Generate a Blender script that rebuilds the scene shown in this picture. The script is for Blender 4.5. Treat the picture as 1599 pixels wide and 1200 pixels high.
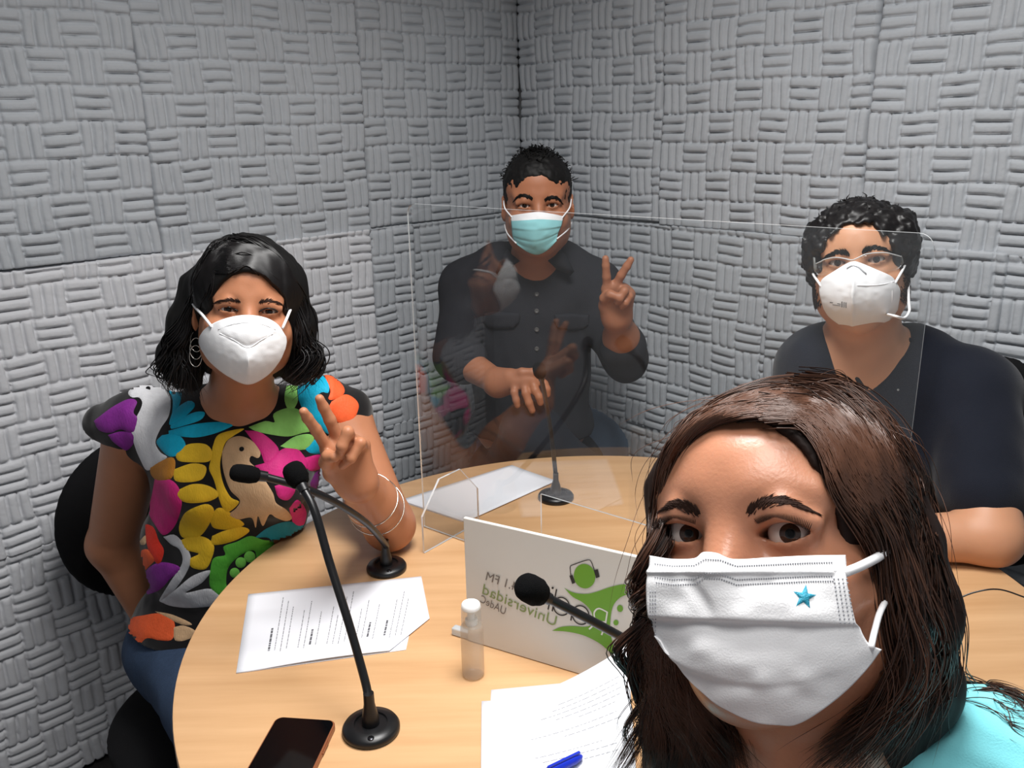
import bpy, bmesh, math, random
import numpy as np
from mathutils import Vector, Matrix
from mathutils.bvhtree import BVHTree

random.seed(7)
rng = np.random.default_rng(7)
for o in list(bpy.data.objects):
    bpy.data.objects.remove(o)
SC = bpy.context.scene
COL = SC.collection

# ------------------------------------------------------------------ camera
FPX, PITCH, ROLL = 1350.0, math.radians(-17.0), math.radians(-1.15)
CAMZ = 1.50
CAM = np.array([0.0, 0.0, CAMZ])
FW = np.array([0.0, math.cos(PITCH), math.sin(PITCH)])
_r0 = np.array([1.0, 0.0, 0.0])
_u0 = np.cross(_r0, FW)
RT = _r0 * math.cos(ROLL) + _u0 * math.sin(ROLL)
UP = -_r0 * math.sin(ROLL) + _u0 * math.cos(ROLL)
cam_d = bpy.data.cameras.new('camera')
cam_d.sensor_width = 36.0
cam_d.lens = FPX / 1599.0 * 36.0
cam_d.clip_start = 0.01
cam = bpy.data.objects.new('camera', cam_d)
COL.objects.link(cam)
cam.matrix_world = Matrix(((RT[0], UP[0], -FW[0], 0), (RT[1], UP[1], -FW[1], 0), (RT[2], UP[2], -FW[2], CAMZ), (0, 0, 0, 1)))
SC.camera = cam

# ------------------------------------------------------------------ world, light, exposure
w = bpy.data.worlds.new('room_ambient')
SC.world = w
w.use_nodes = True
w.node_tree.nodes['Background'].inputs[0].default_value = (0.9, 0.95, 1.0, 1)
w.node_tree.nodes['Background'].inputs[1].default_value = 0.02
SC.view_settings.view_transform = 'Standard'
SC.view_settings.look = 'None'
SC.view_settings.gamma = 1.0
SC.view_settings.use_curve_mapping = False
SC.view_settings.exposure = 0.0
SC.cycles.use_denoising = True
SC.cycles.max_bounces = 10
SC.cycles.transparent_max_bounces = 24
SC.cycles.sample_clamp_indirect = 4.0


def area(name, loc, size, power, col=(1, 1, 1), spread=180, rot=(0, 0, 0)):
    l = bpy.data.lights.new(name, 'AREA')
    l.shape = 'RECTANGLE'
    l.size, l.size_y = size
    l.energy = power
    l.color = col
    l.spread = math.radians(spread)
    o = bpy.data.objects.new(name, l)
    COL.objects.link(o)
    o.location = loc
    o.rotation_euler = rot
    return o


area('ceiling_lamp', (0.10, 0.95, 2.38), (0.60, 0.60), 30, (1.0, 0.985, 0.965), 155)
area('ceiling_lamp', (0.10, 0.12, 2.38), (0.45, 0.45), 7, (1.0, 0.985, 0.965), 150)


# ------------------------------------------------------------------ pixel helpers (a pixel of the 1599x1200 photo to a point in the room)


def ray(px, py):
    return FW + ((px - 799.5) * RT - (py - 600.0) * UP) / FPX


def at(px, py, Y):
    d = ray(px, py)
    return CAM + d * (Y / d[1])


def onz(px, py, z):
    d = ray(px, py)
    return CAM + d * ((z - CAMZ) / d[2])


def onplane(px, py, p0, n):
    d = ray(px, py)
    return CAM + d * (np.dot(np.asarray(p0) - CAM, n) / np.dot(d, n))


def topx(P):
    d = np.asarray(P, float) - CAM
    z = d @ FW
    return np.stack([799.5 + FPX * (d @ RT) / z, 600 - FPX * (d @ UP) / z], -1)


# ------------------------------------------------------------------ materials


def lin(c):
    def f(v):
        v = v / 255.0
        return v / 12.92 if v <= 0.04045 else ((v + 0.055) / 1.055) ** 2.4
    return (f(c[0]), f(c[1]), f(c[2]), 1.0)


MATS = {}


def mat(name, rgb, rough=0.6, spec=0.5, metal=0.0, var=0.0, vscale=30.0, bump=0.0, bscale=200.0, sss=0.0, sheen=0.0, trans=0.0, ior=1.45, coat=0.0, stretch=None):
    if name in MATS:
        return MATS[name]
    m = bpy.data.materials.new(name)
    m.use_nodes = True
    nt = m.node_tree
    b = nt.nodes['Principled BSDF']
    b.inputs['Base Color'].default_value = lin(rgb)
    b.inputs['Roughness'].default_value = rough
    b.inputs['Specular IOR Level'].default_value = spec
    b.inputs['Metallic'].default_value = metal
    b.inputs['IOR'].default_value = ior
    b.inputs['Transmission Weight'].default_value = trans
    b.inputs['Coat Weight'].default_value = coat
    b.inputs['Coat Roughness'].default_value = 0.1
    if sheen:
        b.inputs['Sheen Weight'].default_value = sheen
        b.inputs['Sheen Roughness'].default_value = 0.5
    if sss:
        b.inputs['Subsurface Weight'].default_value = sss
        b.inputs['Subsurface Radius'].default_value = (1.0, 0.35, 0.18)
        b.inputs['Subsurface Scale'].default_value = 0.006
    tc = None
    if var or bump:
        tc = nt.nodes.new('ShaderNodeTexCoord')
        src = tc.outputs['Object']
        if stretch:
            mp = nt.nodes.new('ShaderNodeMapping')
            mp.inputs['Scale'].default_value = stretch
            nt.links.new(src, mp.inputs[0])
            src = mp.outputs[0]
    if var:
        n = nt.nodes.new('ShaderNodeTexNoise')
        n.inputs['Scale'].default_value = vscale
        n.inputs['Detail'].default_value = 4
        nt.links.new(src, n.inputs['Vector'])
        mx = nt.nodes.new('ShaderNodeMix')
        mx.data_type = 'RGBA'
        c = lin(rgb)
        mx.inputs[6].default_value = tuple(max(0, v * (1 - var)) for v in c[:3]) + (1,)
        mx.inputs[7].default_value = tuple(min(1, v * (1 + var)) for v in c[:3]) + (1,)
        nt.links.new(n.outputs[0], mx.inputs[0])
        nt.links.new(mx.outputs[2], b.inputs['Base Color'])
    if bump:
        n = nt.nodes.new('ShaderNodeTexNoise')
        n.inputs['Scale'].default_value = bscale
        n.inputs['Detail'].default_value = 3
        nt.links.new(src, n.inputs['Vector'])
        bp = nt.nodes.new('ShaderNodeBump')
        bp.inputs['Strength'].default_value = bump
        bp.inputs['Distance'].default_value = 0.002
        nt.links.new(n.outputs[0], bp.inputs['Height'])
        nt.links.new(bp.outputs[0], b.inputs['Normal'])
    MATS[name] = m
    return m


# ------------------------------------------------------------------ object helpers


def link(name, me, m=None, parent=None):
    o = bpy.data.objects.new(name, me)
    COL.objects.link(o)
    if m is not None:
        for x in (m if isinstance(m, (list, tuple)) else [m]):
            me.materials.append(x)
    if parent is not None:
        o.parent = parent
        o.matrix_parent_inverse = PINV.get(parent.name, Matrix())
    return o


PINV = {}


def tag(o, label, cat, group=None, kind=None):
    if label:
        o['label'] = label
    if cat:
        o['category'] = cat
    if group:
        o['group'] = group
    if kind:
        o['kind'] = kind
    return o


def thing(name, loc, label, cat, group=None):
    o = bpy.data.objects.new(name, None)
    COL.objects.link(o)
    o.empty_display_size = 0.05
    o.location = Vector([float(v) for v in loc])
    PINV[o.name] = Matrix.Translation(o.location).inverted()
    return tag(o, label, cat, group)


def mesh_np(name, V, F, smooth=True, mi=None):
    """V (n,3) array; F an (m,k) array or a list of face tuples"""
    me = bpy.data.meshes.new(name)
    V = np.ascontiguousarray(V, dtype=np.float32)
    if isinstance(F, np.ndarray):
        m, k = F.shape
        me.vertices.add(len(V))
        me.vertices.foreach_set('co', V.ravel())
        me.loops.add(m * k)
        me.loops.foreach_set('vertex_index', np.ascontiguousarray(F, dtype=np.int32).ravel())
        me.polygons.add(m)
        me.polygons.foreach_set('loop_start', np.arange(0, m * k, k, dtype=np.int32))
    else:
        me.from_pydata([tuple(v) for v in V.tolist()], [], [tuple(f) for f in F])
    if mi is not None:
        me.polygons.foreach_set('material_index', np.ascontiguousarray(mi, dtype=np.int32))
    me.update(calc_edges=True)
    me.validate()
    me.polygons.foreach_set('use_smooth', np.full(len(me.polygons), smooth, dtype=bool))
    return me


class MB:
    """collects simple shapes into one mesh"""

    def __init__(s):
        s.V = []
        s.F = []
        s.M = []

    def add(s, V, F, mi=0):
        k = len(s.V)
        s.V.extend([tuple(map(float, v)) for v in V])
        s.F.extend([tuple(int(i) + k for i in f) for f in F])
        s.M.extend([mi] * len(F))
        return s

    def box(s, c, size, R=None, mi=0):
        c = np.asarray(c, float)
        h = np.asarray(size, float) / 2
        P = np.array([[x, y, z] for x in (-1, 1) for y in (-1, 1) for z in (-1, 1)]) * h
        if R is not None:
            P = P @ np.asarray(R).T
        return s.add(P + c, [(0, 1, 3, 2), (4, 6, 7, 5), (0, 4, 5, 1), (2, 3, 7, 6), (0, 2, 6, 4), (1, 5, 7, 3)], mi)

    def lathe(s, c, prof, n=40, R=None, mi=0, ax=1.0, ay=1.0):
        """prof: (r,z) list bottom to top"""
        V = []
        for r, z in prof:
            for i in range(n):
                a = 2 * math.pi * i / n
                V.append((r * math.cos(a) * ax, r * math.sin(a) * ay, z))
        V = np.array(V)
        F = []
        for j in range(len(prof) - 1):
            for i in range(n):
                F.append((j * n + i, j * n + (i + 1) % n, (j + 1) * n + (i + 1) % n, (j + 1) * n + i))
        if prof[0][0] > 1e-6:
            F.append(tuple(range(n - 1, -1, -1)))
        if prof[-1][0] > 1e-6:
            F.append(tuple((len(prof) - 1) * n + i for i in range(n)))
        if R is not None:
            V = V @ np.asarray(R).T
        return s.add(V + np.asarray(c, float), F, mi)

    def tube(s, pts, rad, n=10, mi=0):
        V, F = tube_np(np.asarray(pts, float), rad, n)
        return s.add(V, F, mi)

    def build(s, name, m=None, parent=None, smooth=False, bevel=0.0, seg=2, auto=None):
        me = mesh_np(name, np.array(s.V), s.F, smooth, s.M)
        o = link(name, me, m, parent)
        if bevel:
            b = o.modifiers.new('bevel', 'BEVEL')
            b.width = bevel
            b.segments = seg
            b.limit_method = 'ANGLE'
            b.angle_limit = math.radians(35)
        if auto is not None:
            bm = bmesh.new()
            bm.from_mesh(me)
            for e in bm.edges:
                if len(e.link_faces) == 2 and e.calc_face_angle(0) > math.radians(auto):
                    e.smooth = False
            for f in bm.faces:
                f.smooth = True
            bm.to_mesh(me)
            bm.free()
        return o


def frames_along(P):
    T = np.gradient(P, axis=0)
    T /= np.linalg.norm(T, axis=1, keepdims=True) + 1e-12
    N = np.zeros_like(P)
    a = np.array([0, 0, 1.0]) if abs(T[0][2]) < 0.9 else np.array([1.0, 0, 0])
    n = a - T[0] * np.dot(a, T[0])
    n /= np.linalg.norm(n)
    for i in range(len(P)):
        n = n - T[i] * np.dot(n, T[i])
        n /= np.linalg.norm(n) + 1e-12
        N[i] = n
    return T, N, np.cross(T, N)


def tube_np(P, rad, n=10, cap=True):
    k = len(P)
    R = np.full(k, rad, float) if np.isscalar(rad) else np.asarray(rad, float)
    T, N, B = frames_along(P)
    a = np.arange(n) * 2 * math.pi / n
    V = (P[:, None] + R[:, None, None] * (np.cos(a)[None, :, None] * N[:, None] + np.sin(a)[None, :, None] * B[:, None])).reshape(-1, 3)
    F = [(j * n + i, j * n + (i + 1) % n, (j + 1) * n + (i + 1) % n, (j + 1) * n + i) for j in range(k - 1) for i in range(n)]
    if cap:
        F.append(tuple(range(n - 1, -1, -1)))
        F.append(tuple((k - 1) * n + i for i in range(n)))
    return V, F


def spline(P, n):
    """Catmull-Rom through the points, n samples"""
    P = np.asarray(P, float)
    Q = np.vstack([2 * P[0] - P[1], P, 2 * P[-1] - P[-2]])
    seg = np.linalg.norm(np.diff(P, axis=0), axis=1)
    s = np.concatenate([[0], np.cumsum(seg)])
    u = np.linspace(0, s[-1], n)
    i = np.clip(np.searchsorted(s, u, side='right') - 1, 0, len(P) - 2)
    t = ((u - s[i]) / np.maximum(seg[i], 1e-9))[:, None]
    p0, p1, p2, p3 = Q[i], Q[i + 1], Q[i + 2], Q[i + 3]
    return 0.5 * (2 * p1 + (p2 - p0) * t + (2 * p0 - 5 * p1 + 4 * p2 - p3) * t ** 2 + (3 * p1 - p0 - 3 * p2 + p3) * t ** 3)


def unit(v):
    v = np.asarray(v, float)
    return v / (np.linalg.norm(v) + 1e-12)


def rotz(a):
    c, s = math.cos(a), math.sin(a)
    return np.array([[c, -s, 0], [s, c, 0], [0, 0, 1]])
# ================================================================== THE ROOM
TZ = 0.77                                   # height of the table top
CELL = 0.0724                               # one square of ridges on the foam
CORNER = np.array([0.028, 2.818, 0.0])
DL = np.array([-0.728, -0.686, 0.0])        # along the left wall, away from the corner
DR = np.array([0.686, -0.728, 0.0])         # along the right wall
NL, NR = DR, DL                             # wall normals, into the room
SEAMZ = 1.222
ROOM_L, ROOM_H = 2.75, 2.42
FOAM_LIGHT = mat('light_grey_foam', (205, 206, 210), rough=0.95, spec=0.15, var=0.04, vscale=9, bump=0.25, bscale=500)
FOAM = mat('grey_foam', (178, 182, 187), rough=0.95, spec=0.15, var=0.05, vscale=9, bump=0.25, bscale=500)
PAINT = mat('grey_wall_paint', (150, 152, 155), rough=0.9, spec=0.2)


def foam_mesh(nu, nv, phase, seed, n=22, amp=0.0135):
    """nu x nv squares of three rounded ridges, alternately lying and standing"""
    r = np.random.default_rng(seed)
    U, V = np.meshgrid(np.linspace(0, nu, int(nu * n) + 1), np.linspace(0, nv, int(nv * n) + 1), indexing='ij')
    p = r.uniform(0, 6.28, 6)
    wu = U + 0.035 * np.sin(1.3 * V + p[0]) + 0.02 * np.sin(2.9 * V + 1.7 * U + p[1])
    wv = V + 0.030 * np.sin(1.1 * U + p[2]) + 0.02 * np.sin(2.3 * U - 1.9 * V + p[3])
    i, j = np.floor(wu), np.floor(wv)
    a, b = wu - i, wv - j
    flat = ((i + j + phase) % 2) == 0
    t = np.where(flat, b, a)
    s = np.where(flat, a, b)
    sn = np.abs(np.sin(3 * math.pi * t))
    ridge = 1 - (1 - sn) ** 2.6
    end = 1 - 0.55 * np.abs(2 * s - 1) ** 10
    h = amp * ridge * end
    h = h + 0.0025 * np.sin(0.9 * U + 0.7 * V + p[4])
    edge = np.minimum(np.minimum(U, nu - U), np.minimum(V, nv - V))
    h = np.where(edge < 1e-6, -0.012, h)
    h = h + r.normal(0, 0.00025, h.shape)
    P = np.stack([U * CELL, V * CELL, h + 0.03], -1).reshape(-1, 3)
    ku, kv = U.shape
    idx = np.arange(ku * kv).reshape(ku, kv)
    F = np.stack([idx[:-1, :-1], idx[1:, :-1], idx[1:, 1:], idx[:-1, 1:]], -1).reshape(-1, 4)
    return mesh_np('foam_panel', P, F, True)


def wall(name, D, N, panels, flip):
    L = ROOM_L + 0.1
    m = MB()
    c = CORNER + D * (L / 2 - 0.1) - N * 0.06
    X = np.stack([D, N, [0, 0, 1]], 1)
    m.box(c + [0, 0, ROOM_H / 2], (L, 0.1, ROOM_H), X)
    wo = m.build(name, PAINT)
    tag(wo, None, None, kind='structure')
    for k, (u0, u1, v0, v1, ph, dv, out, *lt) in enumerate(panels):
        if v1 <= 0.5 and v0 > -9:
            v1 = -dv + 0.02             # the lower course meets the upper one
        if flip:
            me = foam_mesh(u1 - u0, v1 - v0, ph, 31 * k + 5)
        else:
            me = foam_mesh(u1 - u0, v1 - v0, ph, 31 * k + 77)
        o = link('foam_panel', me, FOAM_LIGHT if lt else FOAM, wo)
        # local x along D, local y up, local z out of the wall
        tilt = random.uniform(-0.006, 0.006)
        org = CORNER + D * (u0 * CELL + 0.004) + N * (out - 0.012) + np.array([0, 0, SEAMZ + (v0 + dv) * CELL])
        x = D * math.cos(tilt) + np.array([0, 0, 1]) * math.sin(tilt)
        y = -D * math.sin(tilt) + np.array([0, 0, 1]) * math.cos(tilt)
        o.matrix_world = Matrix(((x[0], y[0], N[0], org[0]), (x[1], y[1], N[1], org[1]), (x[2], y[2], N[2], org[2]), (0, 0, 0, 1)))
        if np.dot(np.cross(x, y), N) < 0:
            me.flip_normals()
    return wo


left_panels = [
    # upper course
    (0, 8, 0, 10, 0, 0.0, 0.000), (8, 16, 0, 10, 0, -0.17, 0.003), (16, 24, 0, 10, 1, 0.0, 0.006), (24, 36, 0, 10, 0, 0.1, 0.0),
    (0, 8, 10, 16, 0, 0.02, 0.002), (8, 16, 10, 16, 0, -0.12, 0.0), (16, 24, 10, 16, 1, 0.05, 0.002), (24, 36, 10, 16, 0, 0.1, 0.0),
    # lower course
    (-0.4, 6, -8, 0, 0, -0.15, 0.004), (6, 8.05, -8, 0, 1, -0.1, 0.0), (8.05, 16, -8, 0.1, 1, -0.2, 0.008, 1), (16, 24, -8, 0.45, 1, -0.48, 0.010, 1), (24, 36, -8, 0.25, 0, -0.3, 0.006, 1),
    (-0.4, 8, -16.6, -8, 0, 0.0, 0.002), (8, 16, -16.6, -8, 0, -0.1, 0.0, 1), (16, 24, -16.3, -8, 1, -0.4, 0.01, 1), (24, 36, -16.4, -8, 0, -0.2, 0.0, 1)]
right_panels = [
    (0.6, 8, 0, 10, 0, 0.0, 0.000), (8, 15.7, 0, 10, 1, -0.05, 0.004), (15.7, 24, 0, 10, 0, -0.15, 0.002), (24, 36, 0, 10, 0, 0.0, 0.0),
    (0.6, 8, 10, 16, 0, 0.0, 0.0), (8, 15.7, 10, 16, 1, -0.02, 0.003), (15.7, 24, 10, 16, 0, -0.1, 0.0), (24, 36, 10, 16, 0, 0.0, 0.0),
    (0.6, 8.6, -8, 0, 1, -0.15, 0.003), (8.6, 12.8, -8, 0.1, 1, -0.2, 0.005), (12.8, 20.15, -8, 0.2, 0, -0.3, 0.009), (20, 36, -8, 0.1, 1, -0.2, 0.006),
    (0.6, 8, -16.6, -8, 0, 0.0, 0.0), (8, 16, -16.6, -8, 1, -0.1, 0.004), (16, 24, -16.5, -8, 0, -0.2, 0.0), (24, 36, -16.6, -8, 1, -0.1, 0.0)]
wall('wall_left', DL, NL, left_panels, True)
wall('wall_right', DR, NR, right_panels, False)


def slab(name, pts, z0, z1, m):
    n = len(pts)
    V = [(p[0], p[1], z0) for p in pts] + [(p[0], p[1], z1) for p in pts]
    F = [tuple(range(n - 1, -1, -1)), tuple(range(n, 2 * n))] + [(i, (i + 1) % n, n + (i + 1) % n, n + i) for i in range(n)]
    o = link(name, mesh_np(name, np.array(V), F, False), m)
    return tag(o, None, None, kind='structure')


_A = CORNER - DL * 0.11 - DR * 0.11
_B = CORNER + DL * ROOM_L - DR * 0.11
_D = CORNER + DR * ROOM_L - DL * 0.11
_C = CORNER + DL * ROOM_L + DR * ROOM_L
CARPET = mat('dark_carpet', (52, 50, 50), rough=0.95, spec=0.1, var=0.25, vscale=120, bump=0.5, bscale=600)
slab('floor', [_A, _B, _C, _D], -0.08, -0.0006, CARPET)
slab('ceiling', [_A, _B, _C, _D], ROOM_H, ROOM_H + 0.08, mat('ceiling_white', (165, 165, 163), rough=0.9, spec=0.1))
# the two walls behind the camera
for nm, p, q in (('wall_back', _B, _C), ('wall_side', _D, _C)):
    d = unit(q - p)
    n = np.array([-d[1], d[0], 0])
    if np.dot(n, CORNER - p) < 0:
        n = -n
    m = MB()
    m.box((p + q) / 2 - n * 0.05 + np.array([0, 0, ROOM_H / 2]), (np.linalg.norm(q - p), 0.1, ROOM_H), np.stack([d, n, [0, 0, 1]], 1))
    tag(m.build(nm, FOAM), None, None, kind='structure')
# ================================================================== THE TABLE AND WHAT STANDS ON IT
TC = np.array([0.163, 1.172, 0.0])
TR = 0.652


def wood_material():
    m = bpy.data.materials.new('beech_laminate')
    m.use_nodes = True
    nt = m.node_tree
    b = nt.nodes['Principled BSDF']
    tc = nt.nodes.new('ShaderNodeTexCoord')
    mp = nt.nodes.new('ShaderNodeMapping')
    mp.inputs['Rotation'].default_value = (0, 0, math.radians(-38))
    mp.inputs['Scale'].default_value = (1.0, 14.0, 1.0)
    nt.links.new(tc.outputs['Object'], mp.inputs[0])
    n1 = nt.nodes.new('ShaderNodeTexNoise')
    n1.inputs['Scale'].default_value = 2.2
    n1.inputs['Detail'].default_value = 6
    n1.inputs['Roughness'].default_value = 0.6
    nt.links.new(mp.outputs[0], n1.inputs['Vector'])
    r = nt.nodes.new('ShaderNodeValToRGB')
    r.color_ramp.elements[0].position = 0.30
    r.color_ramp.elements[0].color = lin((196, 152, 108))
    r.color_ramp.elements[1].position = 0.72
    r.color_ramp.elements[1].color = lin((214, 172, 128))
    nt.links.new(n1.outputs[0], r.inputs[0])
    nt.links.new(r.outputs[0], b.inputs['Base Color'])
    b.inputs['Roughness'].default_value = 0.33
    b.inputs['Specular IOR Level'].default_value = 0.5
    return m


WOOD = wood_material()
BLACKPL = mat('black_plastic', (26, 26, 28), rough=0.42, spec=0.5)
tbl = thing('round_table', (TC[0], TC[1], 0), 'round light wood table the four people sit around', 'table')
mb = MB()
prof = [(0.0, -0.028), (TR - 0.004, -0.028), (TR, -0.024), (TR, -0.004), (TR - 0.001, -0.001), (TR - 0.004, 0.0), (0.0, 0.0)]
mb.lathe((TC[0], TC[1], TZ), prof, 160)
mb.build('tabletop', WOOD, tbl, auto=40)
mb = MB()
mb.lathe((TC[0], TC[1], 0), [(0.0, 0.03), (0.05, 0.03), (0.045, 0.10), (0.045, 0.66), (0.12, 0.735), (0.12, 0.742), (0, 0.742)], 40)
mb.build('pedestal', BLACKPL, tbl, auto=40)
mb = MB()
mb.lathe((TC[0], TC[1], 0), [(0.0, 0.0), (0.27, 0.0), (0.275, 0.008), (0.26, 0.018), (0.06, 0.034), (0.0, 0.034)], 60)
mb.build('foot_plate', BLACKPL, tbl, auto=40)


# ---- gooseneck microphones
MICBODY = mat('mic_black_metal', (18, 18, 20), rough=0.35, spec=0.5)
FOAMBLACK = mat('black_windscreen_foam', (13, 13, 14), rough=1.0, spec=0.1, bump=0.6, bscale=900)
CHROME = mat('mic_ring', (60, 60, 64), rough=0.25, metal=0.9)


def microphone(base, path, head_dir, label, rb=0.035, neck_r=0.0055, head=(0.0175, 0.042), btn_dir=(0, -1)):
    t = thing('gooseneck_microphone', base, label, 'microphone', 'gooseneck microphones on the round table')
    b = np.asarray(base, float) + [0, 0, .0006]
    m = MB()
    m.lathe(b, [(0, 0), (rb * 0.97, 0), (rb, 0.003), (rb, 0.006), (rb * 0.93, 0.010), (rb * 0.62, 0.0125), (rb * 0.58, 0.0125), (rb * 0.56, 0.010), (rb * 0.40, 0.0105), (0, 0.0105)], 56)
    m.build('base', MICBODY, t, auto=50)
    m = MB()
    m.lathe(b, [(0, 0.010), (rb * 0.30, 0.010), (rb * 0.30, 0.020), (rb * 0.24, 0.030), (neck_r * 1.25, 0.040), (neck_r * 1.2, 0.055), (0, 0.055)], 28)
    m.build('collar', MICBODY, t, auto=50)
    bd = np.array([btn_dir[0], btn_dir[1], 0.0])
    m = MB()
    m.lathe(b + bd * rb * 0.78 + np.array([0, 0, 0.0095]), [(0, 0), (0.0042, 0), (0.0042, 0.0022), (0.0032, 0.003), (0, 0.003)], 20)
    m.build('talk_button', CHROME, t, auto=50)
    P = spline([b + [0, 0, 0.045]] + [np.asarray(p) for p in path], 60)
    m = MB()
    m.tube(P, neck_r, 14)
    m.build('gooseneck', MICBODY, t, smooth=True)
    hd = unit(head_dir)
    e = np.asarray(path[-1])
    z = hd
    x = unit(np.cross(z, [0.3, 0.2, 0.9]))
    R = np.stack([x, np.cross(z, x), z], 1)
    hr, hl = head
    m = MB()
    m.lathe(e, [(0, -0.006), (neck_r * 1.3, -0.006), (neck_r * 1.5, 0.012), (0, 0.012)], 20, R)
    m.build('capsule_sleeve', MICBODY, t, auto=50)
    prof = [(0, 0.004), (hr * 0.55, 0.004), (hr * 0.80, 0.007), (hr * 0.93, 0.013), (hr, hl * 0.42), (hr, hl * 0.75), (hr * 0.93, hl * 0.92), (hr * 0.75, hl * 1.03), (hr * 0.42, hl * 1.09), (0, hl * 1.10)]
    m = MB()
    m.lathe(e, prof, 36, R)
    m.build('windscreen', FOAMBLACK, t, smooth=True)
    return t


# nearest microphone
b1 = onz(580, 1142, TZ)
microphone(b1, [at(569, 1060, 0.925), at(545, 975, 0.95), at(515, 880, 0.985), at(492, 800, 1.01), at(473, 762, 1.03)],
           at(455, 728, 1.05) - at(473, 762, 1.03), 'tall black gooseneck microphone nearest the camera, beside the phone', rb=0.036, head=(0.0150, 0.034), btn_dir=(0.15, -0.99))
b2 = onz(604, 890, TZ)
microphone(b2, [at(601, 850, 1.285), at(572, 817, 1.205), at(520, 783, 1.14), at(470, 761, 1.115), at(410, 744, 1.10)],
           at(365, 738, 1.085) - at(410, 744, 1.10), 'black gooseneck microphone beside the woman\'s elbow, bent low across her blouse', rb=0.034, head=(0.0125, 0.040), btn_dir=(0.3, -0.95))
b3 = onz(868, 779, TZ)
microphone(b3, [at(867, 735, 1.60), at(861, 680, 1.61), at(853, 630, 1.60), at(845, 590, 1.57)],
           at(838, 560, 1.54) - at(845, 590, 1.57), 'black gooseneck microphone behind the clear screen, in front of the man in the corner', rb=0.036, neck_r=0.0045, head=(0.0125, 0.034), btn_dir=(0.1, -0.99))
b4 = onz(1075, 1165, TZ)
microphone(b4, [at(1085, 1090, b4[1] - 0.003), at(1060, 1042, b4[1] - 0.010), at(985, 1003, b4[1] - .04), at(920, 968, b4[1] - .06), at(852, 933, b4[1] - .075)],
           at(815, 913, b4[1] - .09) - at(852, 933, b4[1] - .075), 'black gooseneck microphone pointing left in front of the white sign', rb=0.034, neck_r=0.0050, head=(0.0150, 0.036), btn_dir=(-0.5, -0.8))

# ---- clear screen with feet and a pass-through
def acrylic_material():
    m = bpy.data.materials.new('clear_acrylic')
    m.use_nodes = True
    nt = m.node_tree
    nt.nodes.remove(nt.nodes['Principled BSDF'])
    out = nt.nodes['Material Output']
    tr = nt.nodes.new('ShaderNodeBsdfTransparent')
    tr.inputs[0].default_value = (0.975, 0.98, 0.98, 1)
    gl = nt.nodes.new('ShaderNodeBsdfGlossy')
    gl.inputs['Roughness'].default_value = 0.0
    gl.inputs[0].default_value = (1, 1, 1, 1)
    df = nt.nodes.new('ShaderNodeBsdfDiffuse')
    df.inputs[0].default_value = (0.9, 0.9, 0.9, 1)
    fr = nt.nodes.new('ShaderNodeFresnel')
    # each face counts as air to plastic, from either side
    geo = nt.nodes.new('ShaderNodeNewGeometry')
    ior = nt.nodes.new('ShaderNodeMix')
    ior.inputs[2].default_value = 1.52
    ior.inputs[3].default_value = 1.0 / 1.52
    nt.links.new(geo.outputs['Backfacing'], ior.inputs[0])
    nt.links.new(ior.outputs[0], fr.inputs[0])
    m0 = nt.nodes.new('ShaderNodeMixShader')
    m0.inputs[0].default_value = 0.005
    mx = nt.nodes.new('ShaderNodeMixShader')
    nt.links.new(tr.outputs[0], m0.inputs[1])
    nt.links.new(df.outputs[0], m0.inputs[2])
    nt.links.new(fr.outputs[0], mx.inputs[0])
    nt.links.new(m0.outputs[0], mx.inputs[1])
    nt.links.new(gl.outputs[0], mx.inputs[2])
    nt.links.new(mx.outputs[0], out.inputs[0])
    return m


ACR = acrylic_material()
ACR_EDGE = mat('polished_acrylic_edge', (232, 236, 238), rough=0.2, spec=0.6, trans=0.45)  # whitish base colour stands in for the glow of light piped through the sheet


def plate(outline, thick, o, ex, ey, name, parent):
    """flat clear sheet from a 2-D outline; faces clear, cut edges bright"""
    n = np.cross(ex, ey)
    k = len(outline)
    V = [o + ex * a + ey * b + n * (-thick / 2) for a, b in outline] + [o + ex * a + ey * b + n * (thick / 2) for a, b in outline]
    F = [tuple(range(k - 1, -1, -1)), tuple(range(k, 2 * k))] + [(i, (i + 1) % k, k + (i + 1) % k, k + i) for i in range(k)]
    me = mesh_np(name, np.array(V), F, False, [0, 0] + [1] * k)
    return link(name, me, [ACR, ACR_EDGE], parent)


SL = onz(663, 822, TZ + 0.003)
SM = onz(846, 888, TZ + 0.003)
ex = unit((SM - SL) * [1, 1, 0])
nS = np.array([ex[1], -ex[0], 0.0])
tl = onplane(646, 318, SL, nS)
tr_ = onplane(1462, 366, SL, nS)
SW = float(np.dot(tr_ - SL, ex))
SH = float((tl[2] + tr_[2]) / 2 - SL[2])
cu0 = float(np.dot(onplane(846, 888, SL, nS) - SL, ex))
chh = float(onplane(846, 772, SL, nS)[2] - SL[2])
cu1 = min(SW - 0.12, cu0 + 0.32)
rr = 0.018
outl = [(0, 0), (cu0, 0), (cu0, chh), (cu1, chh), (cu1, 0), (SW, 0)]
outl += [(SW - rr + rr * math.cos(a), SH - rr + rr * math.sin(a)) for a in np.linspace(0, math.pi / 2, 7)]
outl += [(rr - rr * math.sin(a), SH - rr + rr * math.cos(a)) for a in np.linspace(0, math.pi / 2, 7)]
print('screen', SW, SH, cu0, chh)
scr = thing('clear_screen', SL + ex * SW / 2, 'large clear acrylic screen standing on the table between the people', 'screen')
plate(outl, 0.003, SL, ex, np.array([0, 0, 1.0]), 'sheet', scr)
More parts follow.
